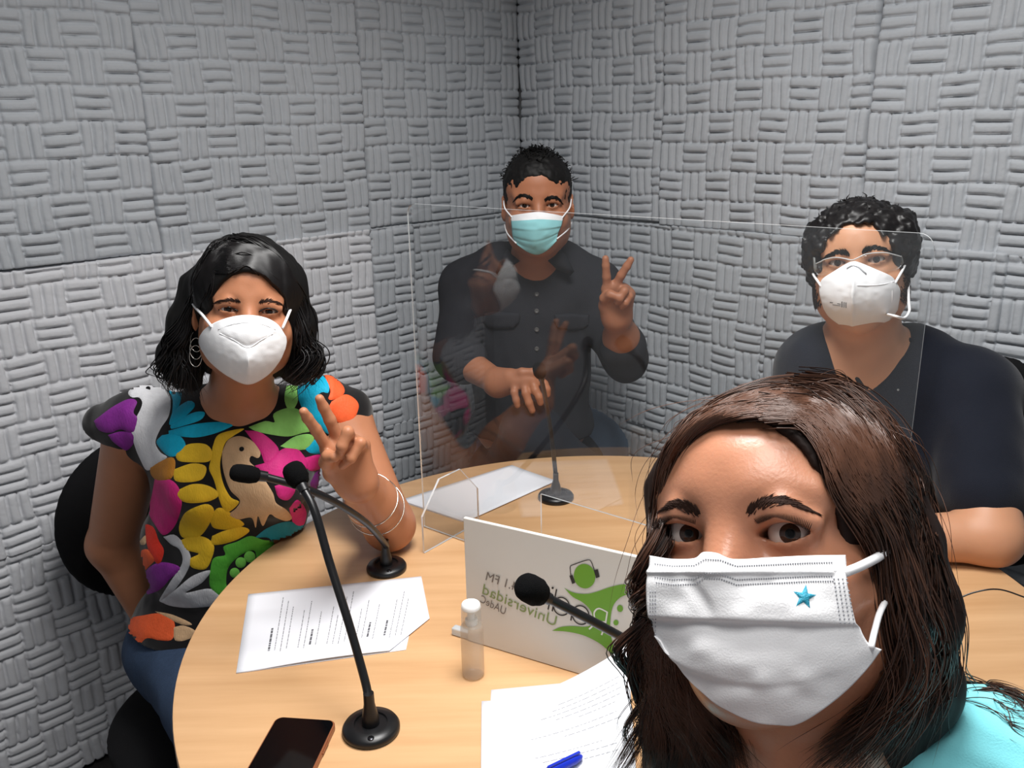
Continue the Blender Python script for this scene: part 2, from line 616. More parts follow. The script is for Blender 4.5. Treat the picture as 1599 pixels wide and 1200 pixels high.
for a in (float(np.dot(onplane(706, 838, SL, nS) - SL, ex)), SW - 0.07):
    fo = SL + ex * a - np.array([0, 0, 0.002])
    fl = 0.075
    plate([(-fl, 0), (fl, 0), (fl, 0.07), (0.028, 0.125), (-0.028, 0.125), (-fl, 0.07)], 0.004, fo, -nS, np.array([0, 0, 1.0]), 'foot', scr)

# ---- sign board with the station's mark
PAPERW = mat('white_board', (214, 210, 204), rough=0.45, spec=0.4)
GREEN = mat('print_green', (104, 158, 40), rough=0.5)
INKBLACK = mat('print_black', (28, 28, 30), rough=0.5)
INKGREY = mat('print_grey', (112, 104, 100), rough=0.5)
INKOLIVE = mat('print_grey_green', (128, 146, 92), rough=0.5)
WHITEPR = mat('print_white', (222, 222, 214), rough=0.5)
G0 = onz(755, 1009, TZ)
G1 = onz(901, 1053, TZ)
gx = unit(G1 - G0)
gn = unit(np.array([gx[1], -gx[0], 0.0]))       # towards the camera
gl0 = float(np.dot(onplane(727, 905, G0, gn) - G0, gx))
gh = float(onplane(727, 811, G0, gn)[2] - TZ)
gw = 0.40
sg = thing('sign_board', G0 + gx * (gl0 + gw / 2), 'white sign board with green headphone figure, standing on the table behind the bottle', 'sign')
mb = MB()
mb.box(G0 + gx * (gl0 + gw / 2) - gn * 0.003 + np.array([0, 0, gh / 2 + 0.001]), (gw, 0.006, gh), np.stack([gx, -gn, [0, 0, 1]], 1))
mb.build('board', PAPERW, sg, bevel=0.001)
mb = MB()
mb.box(onz(722, 992, TZ) + np.array([0.002, -0.004, 0.0068]), (0.012, 0.035, 0.012), np.stack([gn, gx, [0, 0, 1]], 1))
mb.build('support_foot', ACR_EDGE, sg, bevel=0.002)
S8 = 290.0 / 1599.0


def gp(x, y, lift=0.0008):
    """crop pixel of the sign close-up to a point on the board"""
    return onplane(720 + x * S8, 860 + y * S8, G0, gn) + gn * lift


def poly_fill(pts2d, lift, name_m, store):
    P = np.array([gp(x, y, lift) for x, y in pts2d])
    store.setdefault(name_m, []).append((P, [tuple(range(len(P)))]))


def ribbon(pts2d, wid, lift, name_m, store, closed=False, n=None):
    P = np.array([gp(x, y, lift) for x, y in pts2d])
    P = spline(P, n or 6 * len(P)) if len(P) > 2 else P
    T = np.gradient(P, axis=0)
    T /= np.linalg.norm(T, axis=1, keepdims=True)
    Nn = np.cross(T, gn)
    V = np.vstack([P + Nn * wid / 2, P - Nn * wid / 2])
    k = len(P)
    F = [(i, i + 1, k + i + 1, k + i) for i in range(k - 1)]
    store.setdefault(name_m, []).append((V, F))


def ring_pts(cx, cy, rx, ry, a0=0, a1=360, n=40, tilt=0):
    t = math.radians(tilt)
    out = []
    for a in np.radians(np.linspace(a0, a1, n)):
        x, y = rx * math.cos(a), ry * math.sin(a)
        out.append((cx + x * math.cos(t) - y * math.sin(t), cy + x * math.sin(t) + y * math.cos(t)))
    return out


def smooth2(pts, n):
    P = spline(np.array([(x, y, 0.0) for x, y in pts]), n)
    return [(p[0], p[1]) for p in P]


pr = {}
up_wing = smooth2([(890, 320), (940, 350), (1000, 368), (1090, 372), (1180, 350), (1290, 312), (1400, 290), (1480, 300), (1535, 328), (1565, 365)], 40) + \
    smooth2([(1565, 365), (1500, 368), (1430, 378), (1370, 405), (1322, 455), (1297, 520), (1287, 600), (1285, 680), (1298, 760), (1335, 890)], 30)[1:] + \
    smooth2([(1335, 890), (1315, 905), (1270, 862), (1200, 802), (1100, 747), (1010, 716), (900, 696), (785, 690)], 30)[1:] + \
    smooth2([(785, 690), (860, 658), (960, 650), (1060, 656), (1110, 645), (1135, 590), (1128, 540), (1098, 490), (1040, 440), (960, 395), (890, 320)], 36)[1:-1]
poly_fill(up_wing, 0.0008, 'g', pr)
poly_fill(ring_pts(1065, 220, 92, 106, 0, 351, 40, -12), 0.0008, 'g', pr)
for cx, cy, rx, ry in ((1478, 428, 30, 33), (1370, 498, 26, 30), (1335, 620, 22, 24)):
    poly_fill(ring_pts(cx, cy, rx, ry, 0, 351, 24, -15), 0.0008, 'g', pr)
ribbon([(948, 215), (942, 140), (975, 118), (1090, 80), (1122, 95), (1150, 165)], 0.0012, 0.0010, 'h', pr)
poly_fill([(935, 215), (963, 208), (987, 275), (960, 286)], 0.0012, 'h', pr)
poly_fill([(1145, 166), (1180, 158), (1197, 225), (1166, 236)], 0.0012, 'h', pr)
ribbon([(1262, 528), (1190, 497), (1150, 530), (1160, 588), (1210, 610), (1250, 612)], 0.0022, 0.0012, 'w', pr)
ribbon([(1262, 524), (1252, 590), (1240, 650), (1212, 725)], 0.0022, 0.0013, 'w', pr)
ribbon([(1165, 596), (1140, 640), (1105, 675)], 0.0022, 0.0014, 'w', pr)
ribbon(ring_pts(1033, 553, 70, 82, 0, 360, 30, -20), 0.0020, 0.0013, 'k', pr, n=60)
ribbon([(965, 500), (948, 600)], 0.0020, 0.0014, 'k', pr)
ribbon(ring_pts(868, 478, 68, 78, 0, 360, 30, -20), 0.0020, 0.0013, 'k', pr, n=60)
ribbon([(826, 330), (788, 520)], 0.0020, 0.0014, 'k', pr)
ribbon([(782, 372), (752, 505)], 0.0020, 0.0013, 'k', pr)
poly_fill(ring_pts(792, 320, 10, 10, 0, 340, 16), 0.0013, 'k', pr)
ribbon(ring_pts(690, 400, 52, 62, 0, 360, 30, -20), 0.0020, 0.0013, 'k', pr, n=60)


def text_mesh(body):
    cu = bpy.data.curves.new('txt', 'FONT')
    cu.body = body
    cu.resolution_u = 4
    o = bpy.data.objects.new('txt', cu)
    COL.objects.link(o)
    bpy.context.view_layer.update()
    me = bpy.data.meshes.new_from_object(o.evaluated_get(bpy.context.evaluated_depsgraph_get()))
    V = np.array([v.co[:] for v in me.vertices])
    F = [tuple(p.vertices) for p in me.polygons]
    bpy.data.objects.remove(o)
    bpy.data.curves.remove(cu)
    bpy.data.meshes.remove(me)
    return V, F


def sign_text(body, start, end, up, key):
    V, F = text_mesh(body)
    x0, x1 = V[:, 0].min(), V[:, 0].max()
    O, E = gp(*start, 0.0012), gp(*end, 0.0012)
    X = (E - O) / (x1 - x0)
    Y = (gp(*up, 0.0012) - O) / 0.72
    P = O + (V[:, :1] - x0) * X + V[:, 1:2] * Y
    pr.setdefault(key, []).append((P, F))


sign_text('Universidad', (812, 652), (185, 368), (832, 562), 'o')
sign_text('UAdeC', (378, 552), (165, 440), (394, 488), 'u')
sign_text('104.1 FM', (560, 378), (213, 250), (580, 305), 'y')
for key, nm, mm in (('g', 'printed_figure', GREEN), ('k', 'printed_letters', INKBLACK), ('h', 'printed_headphones', INKBLACK), ('y', 'printed_frequency', INKGREY), ('u', 'printed_initials', INKGREY), ('o', 'printed_word', INKOLIVE), ('w', 'printed_initial', WHITEPR)):
    m = MB()
    for V, F in pr[key]:
        m.add(V, F)
    o = m.build(nm, mm, sg)

# ---- papers
PAPER = mat('white_paper', (226, 227, 233), rough=0.7, spec=0.25, var=0.015, vscale=12)
PRINT = mat('printed_ink', (135, 135, 140), rough=0.8)
PRINTB = mat('printed_ink_bold', (95, 95, 100), rough=0.8)


def sheet(quad, z, lift, n=14, thick=0.0006):
    """paper grid from 4 corners (tl,tr,br,bl); lift(u,v) gives the height"""
    c = [np.asarray(q, float) for q in quad]
    V, F = [], []
    for i in range(n + 1):
        for j in range(n + 1):
            u, v = i / n, j / n
            p = (c[0] * (1 - u) + c[1] * u) * (1 - v) + (c[3] * (1 - u) + c[2] * u) * v
            V.append((p[0], p[1], z + lift(u, v)))
    for i in range(n):
        for j in range(n):
            a = i * (n + 1) + j
            F.append((a, a + 1, a + n + 2, a + n + 1))
    return np.array(V), F


def paper_obj(name, quad, z, lift, parent, n=14):
    V, F = sheet(quad, z, lift, n)
    me = mesh_np(name, V, F, True)
    o = link(name, me, PAPER, parent)
    s = o.modifiers.new('thickness', 'SOLIDIFY')
    s.thickness = 0.0006
    s.offset = 1
    return o


def print_lines(name, quad, z, lift, rows, m, parent):
    """rows: (v, u0, u1, half height) in sheet coordinates, broken into words"""
    c = [np.asarray(q, float) for q in quad]
    mb = MB()

    def pt(u, v):
        p = (c[0] * (1 - u) + c[1] * u) * (1 - v) + (c[3] * (1 - u) + c[2] * u) * v
        return (p[0], p[1], z + lift(u, v) + 0.0010)
    for v, u0, u1, hh in rows:
        u = u0
        while u < u1 - 0.004:
            l = min(random.uniform(0.012, 0.05), u1 - u)
            mb.add([pt(u, v - hh), pt(u + l, v - hh), pt(u + l, v + hh), pt(u, v + hh)], [(0, 1, 2, 3)])
            u += l + 0.009
    return mb.build(name, m, parent)


TL, TRR, BR, BR2, BL = onz(388, 930, TZ), onz(658, 902, TZ), onz(671, 968, TZ), onz(634, 1016, TZ), onz(369, 1053, TZ)
scrp = thing('script_pages', (TL + BR) / 2, 'stapled script pages with turned corner, in front of the woman in the embroidered blouse', 'paper')
c_br = TRR + (BL - TL) * 1.0
q_low = [TL, TRR, TRR + (BL - TL) * 1.0, BL]
flat = lambda u, v: 0.0004
# the lower sheet lies flat with its corner cut by the fold, the upper one lifts along its near edge
def lifted(u, v):
    return 0.0014 + 0.010 * max(0.0, v - 0.55) ** 1.3 * (math.sin(math.pi * min(1, max(0, (u - 0.12) / 0.9))) if u > 0.12 else 0)
paper_obj('lower_page', [TL + (BL - TL) * 0.02, TRR + (BL - TL) * 0.02, BR2, BL], TZ, flat, scrp)
q_up = [TL, TRR, TRR * 0.08 + BR2 * 0.92, BL + (TL - BL) * 0.015]
# upper page with its fourth corner folded away: five-sided outline
def five(n=16):
    V, F = [], []
    for i in range(n + 1):
        for j in range(n + 1):
            u, v = i / n, j / n
            far = TL * (1 - u) + TRR * u
            near_x = BL * (1 - u) + BR2 * u
            if u > 0.90:
                near_x = near_x + (BR - BR2) * ((u - 0.90) / 0.10) * 1.0
            p = far * (1 - v) + near_x * v
            V.append((p[0], p[1], TZ + lifted(u, v)))
    for i in range(n):
        for j in range(n):
            a = i * (n + 1) + j
            F.append((a, a + 1, a + n + 2, a + n + 1))
    return np.array(V), F
V, F = five(20)
up_page = link('upper_page', mesh_np('upper_page', V, F, True), PAPER, scrp)
so = up_page.modifiers.new('thickness', 'SOLIDIFY')
so.thickness = 0.0006
so.offset = 1
qt = [TL, BL, BR2, TRR]      # text runs along the short side
rows, bold = [], []
for k, u in enumerate(np.linspace(0.17, 0.95, 24)):
    if k in (0, 7, 17, 20):
        bold.append((u, 0.60 if k else 0.52, 0.80, 0.006))
    elif k % 5 != 4:
        rows.append((u, random.uniform(0.08, 0.5), random.uniform(0.80, 0.84), 0.0022))
qq = [TL, BL, BR2, TRR]
lf = lambda u, v: lifted(v, u)
print_lines('printed_text', qq, TZ, lf, rows, PRINT, scrp)
for bb in bold:
    print_lines('printed_heading', qq, TZ, lf, [bb], PRINTB, scrp)

# loose pages in front of the nearest woman
A3 = onz(753, 1300, TZ)
pgs = thing('loose_pages', onz(880, 1130, TZ), 'stack of loose white pages under the blue pen, before the nearest woman', 'paper')
_k = (G1 - G0)[1] / (G1 - G0)[0]
A1 = at(980, 1008, G0[1] + _k * (at(980, 1008, .95)[0] - G0[0]) - .020)


def curl(u, v):
    return 0.0030 + (A1[2] - TZ - .003) * max(0, (u - 0.15) / .85) ** 1.6 * max(0, 1 - 1.25 * v)
paper_obj('bottom_page', [onz(767, 1079, TZ), onz(905, 1066, TZ), onz(1000, 1290, TZ), A3], TZ, lambda u, v: 0.0006, pgs)
qtop = [onz(752, 1099, TZ), A1, onz(1000, 1280, TZ), onz(750, 1330, TZ)]
paper_obj('top_page', qtop, TZ, curl, pgs)
rows = []
for v, a, b_ in ((0.16, 0.52, 0.93), (0.195, 0.48, 0.93), (0.23, 0.40, 0.94), (0.265, 0.50, 0.93), (0.30, 0.65, 0.9), (0.36, 0.33, 0.9), (0.40, 0.55, 0.93), (0.50, 0.35, 0.8), (0.54, 0.4, 0.9), (0.58, 0.45, 0.9)):
    rows.append((v, a, b_, 0.0022))
print_lines('printed_text', qtop, TZ, curl, rows, mat('faint_ink', (172, 173, 178), rough=0.8), pgs)

# pages behind the screen
q3 = [onz(795, 728, TZ), onz(864, 752, TZ), onz(722, 816, TZ), onz(622, 783, TZ)]
bp = thing('far_pages', (q3[0] + q3[2]) / 2, 'white pages lying behind the clear screen, by the thin far microphone', 'paper')
paper_obj('bottom_page', q3, TZ, lambda u, v: 0.0005, bp)
paper_obj('top_page', [q + (np.array([0.006, -0.004, 0])) for q in q3], TZ, lambda u, v: 0.0024 + 0.006 * max(0, 0.4 - u) ** 2, bp)

# ---- pen
PEN = mat('blue_pen_plastic', (24, 50, 190), rough=0.3, spec=0.5)
p0, p1 = onz(872, 1199, TZ + .018), onz(909, 1181, TZ + .018)
pd = unit((p1 - p0) * [1, 1, 0])
pc = p1 - pd * 0.075
pen = thing('pen', pc, 'blue pen lying on the loose pages', 'pen')
R = np.stack([np.array([-pd[1], pd[0], 0]), np.array([0, 0, 1.0]), pd], 1)
m = MB()
m.lathe(p1 - pd * 0.145, [(0, 0), (0.0012, 0.0), (0.0042, 0.014), (0.0046, 0.02), (0.0046, 0.09), (0, 0.09)], 20, R)
m.build('barrel', PEN, pen, auto=40)
m = MB()
m.lathe(p1 - pd * 0.056, [(0, 0), (0.0055, 0), (0.0055, 0.045), (0.0040, 0.053), (0.0015, 0.056), (0, 0.056)], 20, R)
m.box(p1 - pd * 0.026 + np.array([0, 0, 0.007]), (0.003, 0.0018, 0.045), R)
m.build('cap', PEN, pen, auto=40)

# ---- phone
pTL, pTR = onz(434, 1128, TZ), onz(526, 1134, TZ)
phx = unit((pTR - pTL) * [1, 1, 0])
phy = np.array([-phx[1], phx[0], 0])
pl = onz(395, 1198, TZ) - pTL
phl = 0.152
phw = float(np.linalg.norm(pTR - pTL)) * 1.02
phc = (pTL + pTR) / 2 - phy * phl / 2 + np.array([0, 0, .0006])
ph = thing('phone', phc, 'black smartphone lying face up on the table beside the nearest microphone', 'phone')
Rp = np.stack([phx, phy, [0, 0, 1]], 1)


def rounded_slab(c, wdt, hgt, z0, z1, rad, R, n=8):
    pts = []
    for cx, cy, a0 in ((wdt / 2 - rad, hgt / 2 - rad, 0), (-wdt / 2 + rad, hgt / 2 - rad, 90), (-wdt / 2 + rad, -hgt / 2 + rad, 180), (wdt / 2 - rad, -hgt / 2 + rad, 270)):
        for a in np.radians(np.linspace(a0, a0 + 90, n)):
            pts.append((cx + rad * math.cos(a), cy + rad * math.sin(a)))
    k = len(pts)
    V = np.array([(x, y, z0) for x, y in pts] + [(x, y, z1) for x, y in pts]) @ R.T + c
    F = [tuple(range(k - 1, -1, -1)), tuple(range(k, 2 * k))] + [(i, (i + 1) % k, k + (i + 1) % k, k + i) for i in range(k)]
    return V, F


m = MB()
m.add(*rounded_slab(phc, phw, phl, 0.0, 0.0078, 0.010, Rp))
m.build('case', mat('copper_phone_case', (150, 92, 62), rough=0.35, spec=0.5, metal=0.3), ph, bevel=0.0012)
m = MB()
m.add(*rounded_slab(phc, phw - 0.004, phl - 0.004, 0.0076, 0.0086, 0.009, Rp))
m.build('screen', mat('phone_glass', (8, 8, 10), rough=0.06, spec=0.6), ph)
m = MB()
m.box(phc + phx * (phw / 2 + 0.0004) + phy * 0.03 + np.array([0, 0, 0.0042]), (0.0012, 0.022, 0.0026), Rp)
m.build('side_button', MATS['copper_phone_case'], ph, bevel=0.0005)

# ---- bottle of sanitiser
bo = onz(740, 1062, TZ) + np.array([-0.001, 0.010, 0.0006])
btl = thing('sanitiser_bottle', bo, 'small clear bottle with white cap, standing at the left edge of the sign', 'bottle')


def glassy(name, col, fac):
    m = bpy.data.materials.new(name)
    m.use_nodes = True
    nt = m.node_tree
    b = nt.nodes['Principled BSDF']
    b.inputs['Base Color'].default_value = lin(col)
    b.inputs['Roughness'].default_value = 0.22
    tr = nt.nodes.new('ShaderNodeBsdfTransparent')
    tr.inputs[0].default_value = (0.93, 0.92, 0.90, 1)
    mx = nt.nodes.new('ShaderNodeMixShader')
    mx.inputs[0].default_value = fac
    nt.links.new(tr.outputs[0], mx.inputs[1])
    nt.links.new(b.outputs[0], mx.inputs[2])
    nt.links.new(mx.outputs[0], nt.nodes['Material Output'].inputs[0])
    return m


m = MB()
m.lathe(bo, [(0, 0.0), (0.0125, 0.0), (0.0150, 0.003), (0.0155, 0.010), (0.0155, 0.072), (0.0150, 0.077), (0.0120, 0.081), (0, 0.081)], 40)
m.build('body', glassy('cloudy_plastic', (205, 188, 172), 0.34), btl, auto=60)
m = MB()
m.lathe(bo, [(0, 0.081), (0.0085, 0.081), (0.0085, 0.088), (0.005, 0.088), (0.005, 0.098), (0, 0.098)], 28)
m.build('spray_pump', mat('white_pump', (240, 240, 240), rough=0.4), btl, auto=50)
m = MB()
m.lathe(bo, [(0.0132, 0.079), (0.0138, 0.079), (0.0134, 0.106), (0.0128, 0.106)], 40)
m.build('clear_cap', glassy('clear_cap_plastic', (215, 212, 205), 0.32), btl, auto=50)
m = MB()
m.lathe(bo, [(0, 0.104), (0.0122, 0.104), (0.0128, 0.106), (0.0128, 0.110), (0.0115, 0.112), (0, 0.1125)], 40)
m.build('cap_top', mat('white_cap', (246, 246, 246), rough=0.4), btl, auto=50)
# ================================================================== ORGANIC SHAPES: distance fields meshed by surface nets
FAR = 0.07


class Prim:
    def __init__(s, f, c, r, k=0.01, op='u'):
        s.f, s.c, s.r, s.k, s.op = f, np.asarray(c, float), r, k, op


def P_ell(c, r, R=None, k=0.01, op='u'):
    c, r = np.asarray(c, float), np.asarray(r, float)
    R = None if R is None else np.asarray(R, float)

    def f(P):
        q = P - c
        if R is not None:
            q = q @ R
        a = np.linalg.norm(q / r, axis=1)
        b = np.linalg.norm(q / (r * r), axis=1) + 1e-9
        return a * (a - 1.0) / b
    return Prim(f, c, r.max(), k, op)


def P_rc(a, b, r1, r2, k=0.01, op='u', flat=None):
    """tapered capsule; flat=(axis, factor) squeezes it along an axis"""
    a, b = np.asarray(a, float), np.asarray(b, float)
    ba = b - a
    L = float(ba @ ba) + 1e-12

    def f(P):
        q = P - a
        h = np.clip(q @ ba / L, 0, 1)
        e = q - h[:, None] * ba
        if flat is not None:
            n = np.asarray(flat[0], float)
            e = e + (e @ n)[:, None] * n * (flat[1] - 1)
        return np.linalg.norm(e, axis=1) - (r1 + (r2 - r1) * h)
    return Prim(f, (a + b) / 2, np.linalg.norm(ba) / 2 + max(r1, r2), k, op)


def P_half(p0, n, k=0.004, op='i', reach=5.0):
    """half space: keep the side n points away from"""
    p0, n = np.asarray(p0, float), unit(n)
    return Prim(lambda P: (P - p0) @ n, p0, reach, k, op)


def P_fn(f, c, r, k=0.004, op='u'):
    return Prim(f, c, r, k, op)


def place(prims, E, R, s=1.0):
    """primitives given in a local frame, moved into the room"""
    out = []
    E, R = np.asarray(E, float), np.asarray(R, float)
    for p in prims:
        out.append(Prim((lambda P, p=p: p.f((P - E) @ R / s) * s), E + R @ (p.c * s), p.r * s, p.k * s, p.op))
    return out


def smin(a, b, k):
    h = np.maximum(k - np.abs(a - b), 0.0) / k
    return np.minimum(a, b) - h * h * k * 0.25


def sdf_eval(prims, P, disp=None):
    d = np.full(len(P), FAR)
    for p in prims:
        if p.op == 'i':
            v = p.f(P)
            d = -smin(-d, v, p.k)
            continue
        m = np.sum((P - p.c) ** 2, axis=1) < (p.r + FAR) ** 2
        if not m.any():
            continue
        v = p.f(P[m])
        if p.op == 'u':
            d[m] = smin(d[m], np.minimum(v, FAR), p.k)
        elif p.op == 's':
            d[m] = -smin(-d[m], v, p.k)
    if disp is not None:
        m = np.abs(d) < 0.03
        d[m] -= disp(P[m])
    return d


def push_out(paths, prims, off, disp=None):
    """moves strand points out of a shape, to the side they are seen from, so that they lie on it"""
    sh = paths.shape
    P = paths.reshape(-1, 3).copy()
    P0 = P.copy()
    off = np.repeat(np.broadcast_to(np.asarray(off, float), (sh[0],)), sh[1])
    for _ in range(14):
        d = sdf_eval(prims, P, disp)
        m = d < off - 1e-4
        if not m.any():
            break
        v = CAM - P[m]
        v /= np.linalg.norm(v, axis=1, keepdims=True)
        P[m] += v * np.clip(off[m] - d[m], .0004, .01)[:, None]
    far_ = np.linalg.norm(P - P0, axis=1) > .045
    P[far_] = P0[far_]
    return P.reshape(sh)


def vnoise(P, seed=0):
    """smooth value noise in -1..1"""
    i = np.floor(P).astype(np.int64)
    f = P - i
    f = f * f * (3 - 2 * f)
    r = np.zeros(len(P))
    for dx in (0, 1):
        for dy in (0, 1):
            for dz in (0, 1):
                h = (i[:, 0] + dx) * 374761393 + (i[:, 1] + dy) * 668265263 + (i[:, 2] + dz) * 2147483647 + seed * 144665
                h = (h ^ (h >> 13)) * 1274126177
                h = ((h ^ (h >> 16)) & 0xFFFF) / 32767.5 - 1.0
                w = (f[:, 0] if dx else 1 - f[:, 0]) * (f[:, 1] if dy else 1 - f[:, 1]) * (f[:, 2] if dz else 1 - f[:, 2])
                r += h * w
    return r


def surface(prims, h, lo=None, hi=None, disp=None, proj=2):
    u = [p for p in prims if p.op == 'u']
    if lo is None:
        lo = np.min([p.c - p.r for p in u], axis=0) - 0.02
        hi = np.max([p.c + p.r for p in u], axis=0) + 0.02
    lo, hi = np.asarray(lo, float), np.asarray(hi, float)
    B = 8
    nb = np.ceil((hi - lo) / (h * B)).astype(int)
    cen = np.stack(np.meshgrid(*[np.arange(n) for n in nb], indexing='ij'), -1).reshape(-1, 3)
    dc = sdf_eval(prims, lo + (cen + 0.5) * B * h, disp)
    keep = cen[np.abs(dc) < B * h * 0.87 * 1.45 + 0.004]
    N = nb * B + 1
    D = np.full(tuple(N), FAR, dtype=np.float32)
    full = dc.reshape(tuple(nb))
    # sign of the unsampled blocks
    D[:-1, :-1, :-1] = np.repeat(np.repeat(np.repeat(full, B, 0), B, 1), B, 2)
    off = np.stack(np.meshgrid(*[np.arange(B + 1)] * 3, indexing='ij'), -1).reshape(-1, 3)
    for c0 in range(0, len(keep), 400):
        kb = keep[c0:c0 + 400]
        I = (kb[:, None] * B + off[None]).reshape(-1, 3)
        D[I[:, 0], I[:, 1], I[:, 2]] = sdf_eval(prims, lo + I * h, disp)
    S = D < 0
    # cells crossed by the surface
    c = np.zeros(tuple(N - 1), dtype=np.int8)
    for a in (0, 1):
        for b in (0, 1):
            for e in (0, 1):
                c += S[a:N[0] - 1 + a, b:N[1] - 1 + b, e:N[2] - 1 + e]
    act = np.argwhere((c > 0) & (c < 8))
    idx = np.full(tuple(N - 1), -1, dtype=np.int64)
    idx[act[:, 0], act[:, 1], act[:, 2]] = np.arange(len(act))
    acc = np.zeros((len(act), 3))
    cnt = np.zeros(len(act))
    for ax in range(3):
        o1, o2 = [k for k in range(3) if k != ax]
        for a in (0, 1):
            for b in (0, 1):
                p = np.zeros(3, int)
                p[o1], p[o2] = a, b
                q = p.copy()
                q[ax] = 1
                A = act + p
                Q = act + q
                va = D[A[:, 0], A[:, 1], A[:, 2]]
                vb = D[Q[:, 0], Q[:, 1], Q[:, 2]]
                m = (va < 0) != (vb < 0)
                t = np.where(m, va / (va - vb + 1e-12), 0)
                pos = A + t[:, None] * (q - p)
                acc[m] += pos[m]
                cnt[m] += 1
    V = lo + (acc / cnt[:, None]) * h
    F = []
    for ax in range(3):
        o1, o2 = (ax + 1) % 3, (ax + 2) % 3
        sl0 = [slice(0, N[k]) for k in range(3)]
        sa, sb = list(sl0), list(sl0)
        sa[ax], sb[ax] = slice(0, N[ax] - 1), slice(1, N[ax])
        A, Bv = S[tuple(sa)], S[tuple(sb)]
        e = np.argwhere(A != Bv)
        e = e[(e[:, o1] > 0) & (e[:, o2] > 0) & (e[:, o1] < N[o1] - 1) & (e[:, o2] < N[o2] - 1)]
        ins = A[e[:, 0], e[:, 1], e[:, 2]]
        d1, d2 = np.zeros(3, int), np.zeros(3, int)
        d1[o1], d2[o2] = 1, 1
        g = lambda X: idx[X[:, 0], X[:, 1], X[:, 2]]
        q = np.stack([g(e - d1 - d2), g(e - d2), g(e), g(e - d1)], 1)
        q[~ins] = q[~ins][:, ::-1]
        F.append(q)
    F = np.vstack(F)
    F = F[(F >= 0).all(1)]
    e = h * 0.35
    K = np.array([[1, -1, -1], [-1, -1, 1], [-1, 1, -1], [1, 1, 1]], float)
    for _ in range(proj):
        d = sdf_eval(prims, V, disp)
        g = np.zeros_like(V)
        for kk in K:
            g += kk * sdf_eval(prims, V + kk * e, disp)[:, None]
        n = g / (np.linalg.norm(g, axis=1, keepdims=True) + 1e-9)
        V -= n * np.clip(d, -h, h)[:, None] * 0.9
    return V, F


def organic(name, prims, h, m, parent, lo=None, hi=None, disp=None, proj=2):
    V, F = surface(prims, h, lo, hi, disp, proj)
    return link(name, mesh_np(name, V, F, True), m, parent)


def bvh_of(*obs):
    V, F = [], []
    for o in obs:
        me = o.data
        k = len(V)
        V += [o.matrix_world @ v.co if False else v.co for v in me.vertices]
        F += [tuple(i + k for i in p.vertices) for p in me.polygons]
    return BVHTree.FromPolygons([v[:] for v in V], F)


def hit(bvh, px, py, lift=0.0, Y=None):
    """where the sight line through a pixel meets a surface"""
    d = ray(px, py)
    r = bvh.ray_cast(Vector(CAM), Vector(d).normalized(), 10.0)
    if r[0] is None:
        return None
    n = np.array(r[1])
    if n @ d > 0:
        n = -n
    return np.array(r[0]) + n * lift


def patch(bvh, poly, step=3.0, lift=0.0008, puff=0.0, jig=0.0):
    """a traced outline laid onto a surface as a slightly raised skin: fine grid clipped to the outline"""
    P = np.array(poly, float)
    bm = bmesh.new()
    vs = [bm.verts.new((x, y, 0)) for x, y in P]
    try:
        f = bm.faces.new(vs)
    except ValueError:
        bm.free()
        return None
    x0, y0 = P.min(0)
    x1, y1 = P.max(0)
    for x in np.arange(x0 + step, x1, step):
        bmesh.ops.bisect_plane(bm, geom=bm.verts[:] + bm.edges[:] + bm.faces[:], plane_co=(x, 0, 0), plane_no=(1, 0, 0))
    for y in np.arange(y0 + step, y1, step):
        bmesh.ops.bisect_plane(bm, geom=bm.verts[:] + bm.edges[:] + bm.faces[:], plane_co=(0, y, 0), plane_no=(0, 1, 0))
    bmesh.ops.triangulate(bm, faces=bm.faces[:])
    bm.verts.ensure_lookup_table()
    A, Bq = P, np.roll(P, -1, 0)
    V, ok = [], []
    for v in bm.verts:
        x, y = v.co.x, v.co.y
        l = lift
        if puff:
            q = np.array([x, y])
            t = np.clip(((q - A) * (Bq - A)).sum(1) / (((Bq - A) ** 2).sum(1) + 1e-9), 0, 1)
            dd = np.sqrt((((A + (Bq - A) * t[:, None]) - q) ** 2).sum(1).min())
            l = lift + puff * min(1.0, dd / 7.0) ** 0.6 if dd > 0.3 else lift * 0.2
        p = hit(bvh, x, y, l)
        ok.append(p is not None)
        V.append(p if p is not None else np.zeros(3))
    bm.verts.index_update()
    F = [tuple(v.index for v in f.verts) for f in bm.faces]
    bm.free()
    V = np.array(V)
    G = []
    for f in F:
        if all(ok[i] for i in f):
            e = max(np.linalg.norm(V[f[i]] - V[f[i - 1]]) for i in range(3))
            if e < 0.03:
                G.append(f)
    return V, G


def strands(paths, rad, sides=3):
    """many hair strands as one mesh; paths (n,k,3), rad (n,) or scalar, tapering to the tip"""
    P = np.asarray(paths, float)
    n, k, _ = P.shape
    R = np.broadcast_to(np.asarray(rad, float), (n,))
    T = np.gradient(P, axis=1)
    T /= np.linalg.norm(T, axis=2, keepdims=True) + 1e-12
    ref = np.array([0.31, 0.82, 0.48])
    N = np.cross(T, ref)
    N /= np.linalg.norm(N, axis=2, keepdims=True) + 1e-9
    Bn = np.cross(T, N)
    tap = np.clip(np.minimum(1.0, (1.02 - np.linspace(0, 1, k)) * 4.0), 0.08, 1)
    a = np.arange(sides) * 2 * math.pi / sides
    V = P[:, :, None] + (R[:, None, None, None] * tap[None, :, None, None]) * (np.cos(a)[None, None, :, None] * N[:, :, None] + np.sin(a)[None, None, :, None] * Bn[:, :, None])
    V = V.reshape(-1, 3)
    base = (np.arange(n) * k * sides)[:, None, None]
    j = (np.arange(k - 1) * sides)[None, :, None]
    i = np.arange(sides)[None, None, :]
    i2 = (np.arange(sides) + 1) % sides
    i2 = i2[None, None, :]
    F = np.stack([base + j + i, base + j + i2, base + j + sides + i2, base + j + sides + i], -1).reshape(-1, 4)
    return V, F


